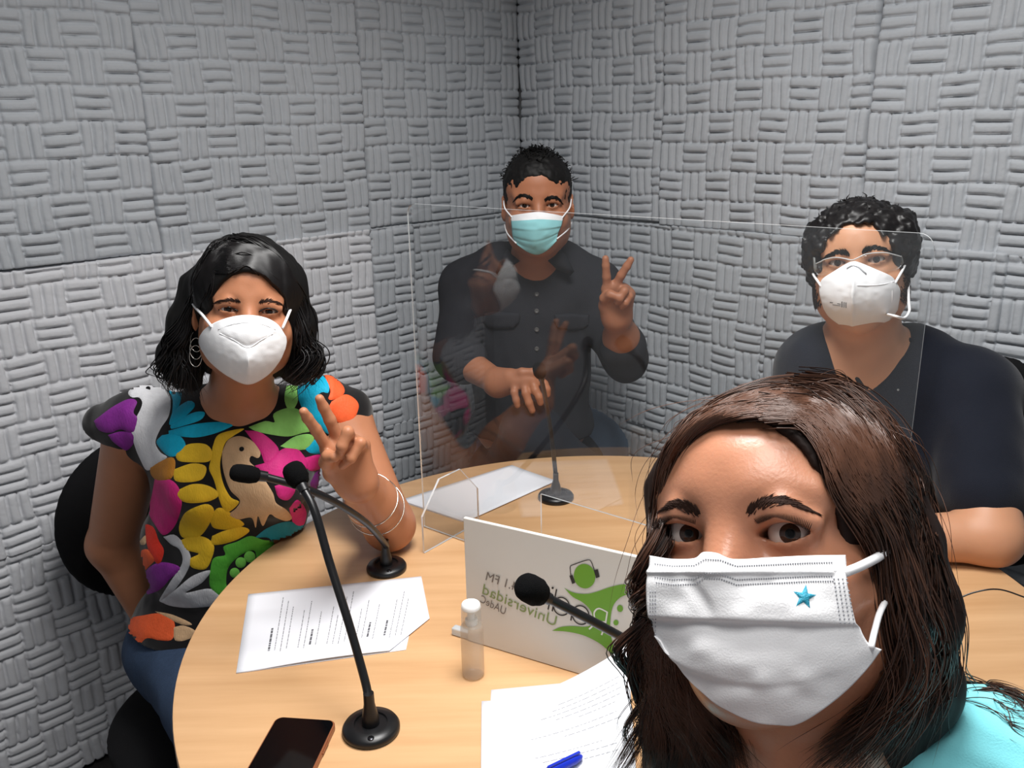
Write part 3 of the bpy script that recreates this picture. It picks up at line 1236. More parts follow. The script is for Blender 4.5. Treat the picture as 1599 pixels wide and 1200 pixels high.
def tone_attr(o, n, k, sides=3, seed=1):
    """a random tone per strand, read by the hair material"""
    t = np.repeat(np.random.default_rng(seed).uniform(0, 1, n), k * sides).astype(np.float32)
    a = o.data.attributes.new('tone', 'FLOAT', 'POINT')
    a.data.foreach_set('value', t)


def hair_material(name, dark, light, rough):
    m = mat(name, dark, rough=rough, spec=0.5)
    nt = m.node_tree
    at_ = nt.nodes.new('ShaderNodeAttribute')
    at_.attribute_name = 'tone'
    r = nt.nodes.new('ShaderNodeValToRGB')
    r.color_ramp.elements[0].color = lin(dark)
    r.color_ramp.elements[1].color = lin(light)
    nt.links.new(at_.outputs['Fac'], r.inputs[0])
    nt.links.new(r.outputs[0], nt.nodes['Principled BSDF'].inputs['Base Color'])
    return m


def lock(guides, n, k, spread, wave=0.0, freq=3.0, seed=0, stray=0.0, tipspread=1.0, clumps=0, cl_spread=.0016):
    """n strands scattered between guide curves (each a list of points), gathered in waved clumps"""
    r = np.random.default_rng(seed)
    G = np.stack([spline(g, k) for g in guides])
    m = len(G)
    s = np.linspace(0, 1, k)
    nc = clumps or n
    C = []
    for c in range(nc):
        u = (c + r.uniform(0, 1)) / nc * (m - 1) if m > 1 else 0.0
        i = min(int(u), max(m - 2, 0))
        t = u - i
        p = G[i] * (1 - t) + G[i + 1] * t if m > 1 else G[0].copy()
        p = p + r.normal(0, 1, 3)[None] * spread * (0.35 + (tipspread - 0.35) * s)[:, None]
        if wave:
            ph = r.uniform(0, 6.28) if clumps else r.normal(0, 0.5) + 2.1 * i
            f = freq * r.uniform(.85, 1.15)
            am = wave * r.uniform(0.6, 1.3)
            d = np.stack([np.sin(f * 6.28 * s + ph), 0.6 * np.cos(f * 6.28 * s + ph), 0.2 * np.sin(f * 6.28 * s + ph + 1)], 1)
            p = p + am * d * np.clip((s - .18) * 2.2, 0, 1)[:, None]
        C.append(p)
    out = np.zeros((n, k, 3))
    for a in range(n):
        p = C[a % nc]
        if clumps:
            wd = cl_spread * (1.3 - .75 * s) * (1 + .8 * np.sin(9 * s + a % nc))
            p = p + r.normal(0, 1, 3)[None] * wd[:, None] + r.normal(0, .6, 3)[None] * (spread * .5 * (1 - s))[:, None]
        if stray:
            p = p + r.normal(0, stray, 3)[None] * (s ** 2)[:, None] * (1 if r.uniform() < .3 else .25)
        out[a] = p
    return out


def table_cut(k=.006, e=0.0):
    """keeps bodies and clothes out of the table top's slab"""
    return P_fn(lambda P: np.maximum(np.hypot(P[:, 0] - TC[0], P[:, 1] - TC[1]) - (TR + .003 + e), np.abs(P[:, 2] - (TZ - .0165)) - .0185 - e), (TC[0], TC[1], TZ), TR + .05, k=k, op='s')


def shoe(x, y, parent, z=.045, r=(.042, .125, .045), dx=0.0):
    organic('shoe', [P_ell((x + dx, y - .06, z), r, k=.01)] + ([P_half((0, 0, .001), (0, 0, 1.0))] if z < .1 else []), .008, BLACKSHOE, parent)


BLACKSHOE = mat('black_shoe', (20, 20, 20), rough=.5)


# ------------------------------------------------------------------ heads
def frame_from(fwd, up, roll=0.0):
    """columns: viewer's right, back of the head, up"""
    y = -unit(fwd)
    z = unit(np.asarray(up, float) - y * np.dot(up, y))
    x = np.cross(y, z)
    R = np.stack([x, y, z], 1)
    c, s = math.cos(roll), math.sin(roll)
    return R @ np.array([[c, 0, s], [0, 1, 0], [-s, 0, c]])


def head_prims(ey_w=0.0285, ey_h=0.0105, ears=True, lid=0.0138, male=0.0, eye_x=0.0315, ey_top=0.6, top=0.0, jaw=1.0, wide=1.0):
    p = []
    p.append(P_ell((0, .088, .032 - top / 2), (.0755 * wide, .098, .086 - top / 2), k=.02))
    p.append(P_ell((0, .046, .046 - top / 2), (.0665 * wide, .062, .054 - top / 2), k=.035))
    p.append(P_ell((0, .046, -.040), (.063 * wide + .003 * male, .063, .062), k=.03))
    p.append(P_ell((0, .042, -.080 * jaw), ((.052 + .006 * male) * jaw, .058, .046 * jaw), k=.03))
    p.append(P_ell((0, .002, (-.102 - .004 * male) * jaw), (.024, .020, .020), k=.03))
    for s in (-1, 1):
        p.append(P_ell((s * .042 * wide, .014, -.034), (.026, .024, .022), k=.022))
        p.append(P_ell((s * .060 * jaw, .070, -.055 * jaw), (.018, .03, .04), k=.03))
        p.append(P_rc((s * .012, -.0085, .0225), (s * .046, .004, .0215), .0085 + .0012 * male, .008, k=.016))
    # eye sockets
    for s in (-1, 1):
        p.append(P_ell((s * (eye_x + .001), -.023, -.001), (.020, .0155, .0135), k=.014, op='s'))
    # nose
    p.append(P_rc((0, -.008, .012), (0, -.0345, -.040), .0085, .0120, k=.016))
    for s in (-1, 1):
        p.append(P_ell((s * .0125, -.022, -.044), (.0085, .012, .0085), k=.008))
    # lids: a shell over the eyeball, opened by an almond
    for s in (-1, 1):
        c = (s * eye_x, 0.0008, 0)
        p.append(P_ell(c, (lid * 1.08, lid, lid), k=.005))
        # fold above the upper lid
        p.append(P_rc((s * (eye_x - .013), -.0095, .0090), (s * eye_x, -.0118, .0122), .0036, .0040, k=.012))
        p.append(P_rc((s * eye_x, -.0118, .0122), (s * (eye_x + .016), -.0050, .0065), .0040, .0032, k=.012))
    for s in (-1, 1):
        def f(P, s=s):
            x = P[:, 0] - s * eye_x
            t = np.clip(1 - (2 * x / ey_w) ** 2, 0, None)
            top = ey_h * ey_top * 2 * (t ** 0.75) * 0.5
            bot = ey_h * (1 - ey_top) * 2 * t * 0.5
            z = P[:, 2] - s * x * 0.06
            d = np.maximum(z - top, -bot - z) * 0.8
            d = np.maximum(d, np.abs(x) - ey_w / 2)
            d = np.maximum(d, P[:, 1] - 0.002)
            d = np.maximum(d, -0.03 - P[:, 1])
            return d
        p.append(P_fn(f, (s * eye_x, -.012, 0), .03, k=.0012, op='s'))
    if ears:
        for s in (-1, 1):
            Rr = np.array([[math.cos(s * .35), -math.sin(s * .35), 0], [math.sin(s * .35), math.cos(s * .35), 0], [0, 0, 1]])
            p.append(P_ell((s * .079, .088, -.008), (.0075, .0185, .031), Rr, k=.006))
            p.append(P_ell((s * .086, .083, -.004), (.0065, .010, .017), Rr, k=.005, op='s'))
    return p


def hair_cap(t=.011, top=0.0, wide=1.0):
    return [P_ell((0, .088, .032 - top / 2), (.0755 * wide + t, .098 + t, .086 + t - top / 2), k=.02), P_ell((0, .046, .046 - top / 2), (.0665 * wide + t, .062 + t, .054 + t - top / 2), k=.035)]


def eye_mesh(name, c, R, gaze, rad, mats, parent, iris=0.49, pupil=0.22):
    """eyeball with sclera, iris and pupil rings around the gaze direction"""
    z = unit(gaze)
    x = unit(np.cross(z, R[:, 0]))
    y = np.cross(z, x)
    n, k = 40, 48
    th = np.concatenate([[0], np.linspace(pupil / 2, pupil, 2), np.linspace(pupil + .04, iris, 5), np.linspace(iris + .05, math.pi, 26)])
    V, F, MI = [np.asarray(c) + z * rad * 1.02], [], []
    for t in th[1:]:
        bul = 1.0 + 0.06 * max(0, 1 - (t / 0.55) ** 2)
        for a in np.arange(k) * 2 * math.pi / k:
            V.append(np.asarray(c) + rad * bul * (z * math.cos(t) + (x * math.cos(a) + y * math.sin(a)) * math.sin(t)))
    for i in range(k):
        F.append((0, 1 + i, 1 + (i + 1) % k))
        MI.append(2)
    for j in range(len(th) - 2):
        for i in range(k):
            F.append((1 + j * k + i, 1 + (j + 1) * k + i, 1 + (j + 1) * k + (i + 1) % k, 1 + j * k + (i + 1) % k))
            MI.append(2 if th[j + 2] <= pupil + 1e-6 else 1 if th[j + 2] <= iris + 1e-6 else 0)
    return link(name, mesh_np(name, np.array(V), F, True, MI), mats, parent)


SCLERA = mat('eye_white', (205, 196, 190), rough=0.15, spec=0.5)
IRIS = mat('dark_brown_iris', (52, 32, 22), rough=0.10, spec=0.6)
PUPIL = mat('black_pupil', (6, 5, 5), rough=0.08, spec=0.6)
BROW = mat('dark_eyebrow_hair', (52, 34, 27), rough=0.7, spec=0.2)
BLACKHAIR = mat('black_hair', (17, 15, 16), rough=0.44, spec=0.45)
BLACKHAIR2 = mat('black_short_hair', (14, 13, 13), rough=0.6, spec=0.25)
BROWNHAIR = hair_material('dark_brown_hair', (32, 20, 16), (86, 57, 43), 0.36)
BROWNHAIR2 = mat('dark_brown_hair_depth', (34, 22, 18), rough=0.6, spec=0.2)
MASKW = mat('white_mask_cloth', (232, 232, 234), rough=0.85, spec=0.2, sheen=0.2, bump=0.15, bscale=900)
MASKS = mat('mask_elastic', (236, 236, 238), rough=0.8, spec=0.2)


def eyes(E, R, s, parent, aim=None, eye_x=0.0315, names='eye'):
    for q in (-1, 1):
        c = np.asarray(E) + R @ (np.array([q * eye_x, 0.0, 0]) * s)
        g = (CAM if aim is None else np.asarray(aim)) - c
        eye_mesh(names, c, R, g, 0.0122 * s, [SCLERA, IRIS, PUPIL], parent)


def brow_hairs(bvh, spine, wid, n, length, rad, seed, lean=1.0):
    """eyebrow hairs: short strands along a pixel path on the face"""
    r = np.random.default_rng(seed)
    sp = spline(np.array([(x, y, 0.0) for x, y in spine]), 60)
    out = []
    for _ in range(n):
        t = r.uniform(0, 1)
        i = min(58, int(t * 59))
        p = sp[i] + (sp[i + 1] - sp[i]) * r.uniform()
        d = unit(sp[min(59, i + 2)] - sp[max(0, i - 2)])
        nn = np.array([-d[1], d[0], 0])
        if nn[1] > 0:
            nn = -nn
        w_ = wid * (math.sin(math.pi * min(1, 0.25 + t * 0.8)) ** 0.7)
        q = p + nn * r.normal(0, 0.34) * w_
        e = q + (d * (0.85 + 0.2 * t) + nn * lean * (0.75 - 1.1 * t) * r.uniform(0.5, 1.2)) * length * r.uniform(0.7, 1.2)
        a, b = hit(bvh, q[0], q[1], rad * 0.6), hit(bvh, e[0], e[1], rad * 1.4)
        mdl = hit(bvh, (q[0] + e[0]) / 2, (q[1] + e[1]) / 2, rad * 1.6)
        if a is None or b is None or mdl is None or np.linalg.norm(a - b) > 0.03:
            continue
        out.append(np.array([a, mdl, b]))
    return strands(np.array(out), rad)


def strap_tube(name, pts, rad, parent, m=None, n=40, flat=None):
    P = spline(pts, n)
    V, F = tube_np(P, rad, 8)
    return link(name, mesh_np(name, V, F, True), m or MASKS, parent)


def grid_surface(name, G, m, parent, thick=0.001, mi=None, offset=-1):
    """mesh from a (rows, cols, 3) array of points"""
    a, b, _ = G.shape
    idx = np.arange(a * b).reshape(a, b)
    F = np.stack([idx[:-1, :-1], idx[1:, :-1], idx[1:, 1:], idx[:-1, 1:]], -1).reshape(-1, 4)
    o = link(name, mesh_np(name, G.reshape(-1, 3), F, True, mi), m, parent)
    if thick:
        s = o.modifiers.new('thickness', 'SOLIDIFY')
        s.thickness = thick
        s.offset = offset
    return o


def coons(top, bottom, left, right, nu, nv):
    """pixel grid (nv rows, nu columns) between four pixel curves, left/right run top to bottom"""
    f = lambda c, n: spline(np.array([(x, y, 0.0) for x, y in c]), n)[:, :2]
    T, Bq, L, Rr = f(top, nu), f(bottom, nu), f(left, nv), f(right, nv)
    L = L + (T[0] - L[0])[None] * np.linspace(1, 0, nv)[:, None] + (Bq[0] - L[-1])[None] * np.linspace(0, 1, nv)[:, None]
    Rr = Rr + (T[-1] - Rr[0])[None] * np.linspace(1, 0, nv)[:, None] + (Bq[-1] - Rr[-1])[None] * np.linspace(0, 1, nv)[:, None]
    u = np.linspace(0, 1, nu)[None, :, None]
    v = np.linspace(0, 1, nv)[:, None, None]
    G = (1 - v) * T[None] + v * Bq[None] + (1 - u) * L[:, None] + u * Rr[:, None]
    G -= (1 - u) * (1 - v) * T[0] + u * (1 - v) * T[-1] + (1 - u) * v * Bq[0] + u * v * Bq[-1]
    return G


def on_ellipsoid(px, py, E, R, c, r, s=1.0):
    """sight line met with an ellipsoid given in head coordinates; past its rim the nearest point of the line is used"""
    d = R.T @ unit(ray(px, py)) / s
    o = R.T @ (CAM - np.asarray(E)) / s - np.asarray(c)
    r = np.asarray(r)
    d2, o2 = d / r, o / r
    A, Bq, Cq = d2 @ d2, d2 @ o2, o2 @ o2 - 1
    disc = Bq * Bq - A * Cq
    t = (-Bq - math.sqrt(max(disc, 0.0))) / A
    return np.asarray(E) + R @ ((o + np.asarray(c) + d * t) * s)


def hand_prims(wrist, wr, chains, palm_r=0.013, k=0.009, thumb=True, palm_k=0.016):
    """chains: four fingers then the thumb; each a list of joints from knuckle to tip with radii"""
    p = []
    for i, (J, rad) in enumerate(chains):
        J = [np.asarray(q) for q in J]
        if i < 4:
            p.append(P_rc(wrist, J[0], wr, palm_r, k=palm_k))
        else:
            p.append(P_rc(wrist, J[0], wr, rad[0] * 1.25, k=palm_k))
    for J, rad in chains:
        for a in range(len(J) - 1):
            p.append(P_rc(J[a], J[a + 1], rad[min(a, len(rad) - 1)], rad[min(a + 1, len(rad) - 1)], k=0.0035 if a else 0.006))
    return p
# ================================================================== SHARED CLOTHING HELPERS
def inflate(prims, t):
    return [Prim((lambda P, p=p: p.f(P) - (t if p.op == 'u' else -t)), p.c, p.r + abs(t), p.k, p.op) for p in prims]


def folds(amp, scale, seed=0, stretch=(1, 1, 1)):
    st = np.array(stretch, float)
    return lambda P: amp * vnoise(P * scale * st, seed) + 0.45 * amp * vnoise(P * scale * 2.3 * st + 11.3, seed + 1)


DENIM = mat('blue_denim', (52, 68, 92), rough=0.85, spec=0.2, var=0.25, vscale=160, bump=0.4, bscale=700)
BLACKCH = mat('black_chair_cloth', (17, 17, 19), rough=0.85, spec=0.2, bump=0.4, bscale=700)


def office_chair(loc, face, label, back_c, back_r, seat_r=0.235, seat_z=0.46, cloth=None, base_r=.25, group='office chairs'):
    """padded chair: oval back, round seat, column, five-armed base"""
    cloth = cloth or BLACKCH
    t = thing('office_chair', loc, label, 'chair', group)
    L = np.asarray(loc, float)
    f = unit(np.array([face[0], face[1], 0]))
    sx = np.array([-f[1], f[0], 0])
    R = np.stack([sx, f, [0, 0, 1]], 1)
    organic('seat', [P_ell(L + [0, 0, seat_z - 0.035], (seat_r, seat_r, 0.048), R), P_ell(L + [0, 0, seat_z - 0.05], (seat_r * .96, seat_r * .96, 0.04), R, k=.02)], 0.009, cloth, t)
    bc = np.asarray(back_c, float)
    d = unit(np.array([bc[0] - L[0], bc[1] - L[1], 0]))
    s2 = np.array([-d[1], d[0], 0])
    Rb = np.stack([s2, d, [0, 0, 1]], 1)
    organic('backrest', [P_ell(bc, (back_r[0], 0.034, back_r[1]), Rb), P_ell(bc + d * 0.018, (back_r[0] * .9, 0.03, back_r[1] * .9), Rb, k=.02)], 0.009, cloth, t)
    m = MB()
    m.tube(spline([L + d * 0.05 + [0, 0, seat_z - 0.09], L + d * (seat_r - 0.03) + [0, 0, seat_z - 0.085], bc + d * 0.028 + [0, 0, -back_r[1] * 0.75], bc + d * 0.02], 24), 0.016, 12)
    m.build('back_support', BLACKPL, t, smooth=True)
    m = MB()
    m.lathe(L, [(0, .09), (.028, .09), (.028, .25), (.018, .25), (.018, seat_z - .10), (.07, seat_z - .085), (.07, seat_z - .075), (0, seat_z - .075)], 24)
    m.build('gas_column', BLACKPL, t, auto=40)
    for k in range(5):
        a = 2 * math.pi * k / 5 + 0.3
        e = L + np.array([math.cos(a), math.sin(a), 0]) * base_r
        m = MB()
        m.tube([L + [0, 0, .10], (L + e) / 2 + [0, 0, .095], e + [0, 0, .065]], [0.022, 0.018, 0.013], 10)
        lg = m.build('base_arm', BLACKPL, t, smooth=True)
        m = MB()
        ax = np.array([-math.sin(a), math.cos(a), 0])
        Rw = np.stack([np.array([math.cos(a), math.sin(a), 0]), [0, 0, 1], ax], 1)
        m.lathe(e + [0, 0, .0255] - ax * .011, [(0, 0), (.022, 0), (.025, .003), (.025, .019), (.022, .022), (0, .022)], 20, Rw)
        m.tube([e + [0, 0, .03], e + [0, 0, .065]], 0.006, 8)
        m.build('caster', BLACKPL, t, auto=40)
    return t


# ================================================================== WOMAN IN THE EMBROIDERED BLOUSE (left)
SKIN1 = mat('skin_tan', (178, 120, 88), rough=0.48, spec=0.42, var=0.07, vscale=35, bump=0.08, bscale=500, sss=0.12)
E1 = at(388, 485.5, 1.30)
R1 = frame_from(unit(CAM - E1) + 0.03 * RT, UP, 0.030)
S1 = 0.96
loc1 = lambda x, y, z: E1 + R1 @ (np.array([x, y, z]) * S1)
w1 = thing('person', (-0.50, 1.53, 0.44), 'woman in a black blouse with colourful embroidered birds, white mask, making a victory sign', 'person')
neck_b = at(372, 640, 1.47)
shL, shR = at(213, 672, 1.50), at(532, 655, 1.50)
torso1 = [
    P_ell(at(368, 735, 1.475), (.150, .100, .150), k=.03),
    P_ell(at(322, 752, 1.405), (.066, .060, .066), k=.04),
    P_ell(at(420, 747, 1.400), (.066, .060, .066), k=.04),
    P_rc(shL, shR, .054, .054, k=.05),
    P_ell(at(345, 860, 1.475), (.142, .100, .15), k=.05),
    P_ell(at(328, 985, 1.50), (.132, .112, .125), k=.05),
]
# arms
eL, wL = at(176, 850, 1.585), at(232, 965, 1.60)
eR, wR = onz(602, 834, TZ + 0.047) + np.array([.002, .034, 0]), at(556, 750, 1.235)
kn = [at(513, 703, 1.195), at(531, 694, 1.205), at(550, 690, 1.215), at(566, 696, 1.228)]
chains = [
    ([kn[0], at(493, 671, 1.180), at(480, 653, 1.168), at(474, 643, 1.160)], [.0092, .0083, .0076, .0064]),
    ([kn[1], at(515, 656, 1.195), at(505, 636, 1.190), at(499, 623, 1.185)], [.0094, .0086, .0078, .0066]),
    ([kn[2], at(543, 675, 1.165), at(534, 697, 1.158), at(531, 710, 1.172)], [.0092, .0086, .0080, .0070]),
    ([kn[3], at(563, 692, 1.180), at(548, 716, 1.170), at(535, 727, 1.182)], [.0086, .0080, .0074, .0064]),
    ([at(520, 738, 1.215), at(509, 722, 1.188), at(513, 713, 1.172), at(522, 714, 1.163)], [.0125, .0105, .0096, .0078]),
]
arms1 = [
    P_rc(shL, eL, .056, .048, k=.03), P_rc(eL, wL, .047, .030, k=.02),
    P_rc(shR, eR, .054, .043, k=.03), P_rc(eR, eR * .45 + wR * .55, .042, .039, k=.02), P_rc(eR * .45 + wR * .55, wR, .040, .0285, k=.02),
] + hand_prims(wR, .026, chains, palm_r=.0125, palm_k=.014)
# the other hand resting on the chair beside her hip
lw = wL
arms1 += [P_ell(lw + [0.02, -0.03, -0.03], (.035, .04, .03), k=.02)] + [P_rc(lw + [0.005 + .016 * i, -0.05, -0.045], lw + [0.02 + .018 * i, -0.085, -0.085], .009, .007, k=.006) for i in range(4)]
head1 = place(head_prims(ey_w=.0275, ey_h=.0056, lid=.0142, jaw=.90), E1, R1, S1)
neck1 = [P_rc(loc1(0, .095, -.07), neck_b, .050, .056, k=.03), P_ell(at(372, 672, 1.465), (.135, .075, .075), k=.05)]
body1 = organic('body', head1 + neck1 + inflate(torso1, -.010) + arms1 + [table_cut()], 0.0032, SKIN1, w1)
eyes(E1, R1, S1, w1)
bv1 = bvh_of(body1)
for nm, sp in (('eyebrow', [(376, 473), (360, 470), (343, 471), (329, 477)]), ('eyebrow', [(404, 474), (418, 471), (433, 473), (444, 479)])):
    V, F = brow_hairs(bv1, sp, 3.6, 150, 7, 0.00045, 3)
    link(nm, mesh_np(nm, V, F, True), BROW, w1)
for sp in ([(342, 484), (348, 480.5), (357, 479.5), (366, 482.5), (372, 486)], [(404, 487), (411, 483), (419, 481.5), (428, 483), (434, 487)]):
    P = [hit(bv1, x, y, .0008) for x, y in sp]
    strap_tube('eyelashes', [p for p in P if p is not None], .0011, w1, BLACKHAIR, 20)

# hair
hc, hr = (0, .090, .032), (.0855, .107, .094)
hair1 = place(hair_cap(.0095) + [P_ell((0, .125, -.045), (.078, .060, .105), k=.04)], E1, R1, S1)
hair1 += [P_rc(at(305, 445, 1.385), at(290, 505, 1.385), .022, .024, k=.03), P_rc(at(290, 505, 1.385), at(280, 560, 1.39), .026, .028, k=.03), P_rc(at(280, 560, 1.39), at(300, 597, 1.40), .028, .014, k=.03),
          P_rc(at(455, 440, 1.39), at(468, 505, 1.39), .016, .020, k=.03), P_rc(at(468, 505, 1.39), at(474, 560, 1.40), .022, .024, k=.03), P_rc(at(474, 560, 1.40), at(462, 592, 1.41), .022, .012, k=.03)]
carve = place([P_ell((0, -.035, -.026), (.0640, .092, .086), k=.008, op='s')], E1, R1, S1)
hair1 += carve + [P_ell(at(372, 615, 1.36), (.055, .09, .055), k=.02, op='s')]
hob = organic('hair', hair1, 0.004, BLACKHAIR2, w1, disp=folds(.003, 60, 4, (1, 1, .25)))
oe = lambda x, y, g=1.0: on_ellipsoid(x, y, E1, R1, hc, np.array(hr) * g, S1)
gs = []
part = [(358, 372), (357, 392), (357, 412)]
for k, (sx, sy) in enumerate([(352, 377), (354, 388), (355, 400), (356, 412), (357, 421)]):
    e = 1.03 + .004 * (4 - k)
    gs.append([oe(sx, sy, 1.01), oe(330 - 2 * k + 6, 392 + 7 * k, e), oe(312 + 1.5 * k, 430 + 5 * k, e), at(298 + 2.6 * k, 480, 1.36), at(276 + 7 * k, 530, 1.362 + .004 * k), at(266 + 9 * k, 570, 1.37), at(286 + 5 * k, 604, 1.375)])
gr = []
for k, (sx, sy) in enumerate([(365, 373), (362, 385), (360, 397), (359, 409), (358, 419)]):
    e = 1.03 + .004 * (4 - k)
    gr.append([oe(sx, sy, 1.01), oe(402 - 4 * k, 384 + 7 * k, e), oe(440 - 3 * k, 415 + 7 * k, e), at(462 - 2.6 * k, 470, 1.365), at(474 - 4 * k, 525, 1.37), at(480 - 6 * k, 565, 1.375), at(490 - 9 * k, 592, 1.38)])
S = [lock(gs, 800, 44, .0036, .006, 2.0, 11, .012, 1.2, 36, .0022), lock(gr, 800, 44, .0036, .006, 2.0, 12, .012, 1.2, 36, .0022)]
S.append(lock([[at(300, 470, 1.35), at(278, 510, 1.345), at(262, 535, 1.345), at(258, 570, 1.35), at(282, 600, 1.36)], [at(300, 480, 1.35), at(290, 530, 1.34), at(275, 565, 1.34), at(290, 608, 1.35)]], 170, 36, .006, .010, 1.8, 13, .012))
S.append(lock([[at(462, 470, 1.355), at(478, 515, 1.35), at(494, 548, 1.35), at(488, 580, 1.355), at(476, 596, 1.36)], [at(460, 500, 1.355), at(470, 545, 1.35), at(466, 588, 1.355)]], 170, 36, .006, .010, 1.8, 14, .014))
V, F = strands(push_out(np.vstack([s if s.shape[1] == 44 else np.stack([spline(q, 44) for q in s]) for s in S]), hair1, .0008, folds(.003, 60, 4, (1, 1, .25))), .0011)
link('hair_locks', mesh_np('hair_locks', V, F, True), BLACKHAIR, w1)

# mask
mc, mr = (0, .044, -.044), (.0735, .103, .082)
G = coons([(311, 526), (320, 514), (337, 503), (361, 495), (387, 492), (414, 496), (434, 507), (447, 526)], [(313, 545), (328, 566), (354, 587), (387, 601), (416, 588), (436, 566), (446, 545)], [(311, 526), (310, 535), (313, 545)], [(447, 526), (448, 536), (446, 545)], 61, 41)
W = np.zeros(G.shape[:2] + (3,))
fwd1 = -R1[:, 1]
for a in range(G.shape[0]):
    for b_ in range(G.shape[1]):
        x, y = G[a, b_]
        p = on_ellipsoid(x, y, E1, R1, mc, mr, S1)
        ridge = .010 * math.exp(-abs(x - 387) / 15) * min(1, max(0, (y - 540) / 22)) * min(1, max(0, (603 - y) / 20))
        nose = .004 * math.exp(-((x - 387) / 22) ** 2) * math.exp(-((y - 520) / 16) ** 2)
        lip = abs((y - 543) / 21 + abs(x - 387) / 42.0 - 0.0)
        W[a, b_] = p + fwd1 * (ridge + nose + .0006 * vnoise(np.array([[x / 7, y / 7, 0]]), 5)[0] - .0016 * math.exp(-(lip / .10) ** 2) * (abs(x - 387) < 44))
mk1 = grid_surface('face_mask', W, MASKW, w1, .0012)
bm1 = bvh_of(mk1)
for sp in ([(343, 521), (365, 531), (387, 543), (408, 531), (426, 521)], [(341, 515), (362, 507), (386, 504), (410, 507), (430, 515)], [(387, 545), (387.5, 570), (387, 598)]):
    P = [hit(bm1, x, y, .0002) for x, y in sp]
    strap_tube('mask_seam', [p for p in P if p is not None], .0007, mk1, MASKS, 30)
for sg_, (x, y), (ex_, ey_) in ((-1, (331, 511), (301, 473)), (1, (441, 513), (455, 480))):
    p0 = on_ellipsoid(x, y, E1, R1, mc, mr, S1) + fwd1 * .001
    p2 = loc1(sg_ * .0755, .078, .012)
    strap_tube('ear_loop', [p0, p0 * .55 + at(ex_, ey_, 1.325) * .45 + fwd1 * .003, at(ex_, ey_, 1.345), p2 + np.array([0, .01, .01])], .0022, mk1, MASKS, 24)
# earring
m = MB()
ec = at(307, 533, 1.345)
Rq = np.stack([RT, UP, -FW], 1)
for k in range(3):
    m.tube([ec + Rq @ (np.array([math.cos(a) * .010, math.sin(a) * .017 - .012 * k, .002 * k])) for a in np.linspace(0, 2 * math.pi, 24)], .0008, 6)
m.tube([loc1(-.079, .075, -.036), ec + UP * .017], .0007, 6)
m.build('earring', mat('silver_metal', (210, 205, 198), rough=0.25, metal=1.0), w1, smooth=True)

# blouse
slL, slR = at(163, 660, 1.505), at(548, 638, 1.50)
bl = inflate(torso1, .004) + [P_ell(at(372, 672, 1.465), (.140, .081, .079), k=.05),
    P_ell(at(326, 985, 1.49), (.138, .122, .11), k=.05)]


def cap_sleeve(a, b, r1, r2, n):
    q = P_rc(a, b, r1, r2)
    p0 = np.asarray(b) + np.array([0, 0, -.034])
    n = unit(n)
    return P_fn(lambda P: np.maximum(q.f(P), -((P - p0) @ n)), q.c, q.r, k=.02)


bl += [cap_sleeve(at(228, 650, 1.49), slL, .058, .034, (.62, 0, .62)), cap_sleeve(at(512, 635, 1.49), slR, .056, .032, (-.62, 0, .62))]
bl += [P_ell(at(366, 584, 1.42), (.100, .16, .056), k=.004, op='s'), P_half(at(240, 1006, 1.40), np.array([0, 0, 1.0]), .004)]
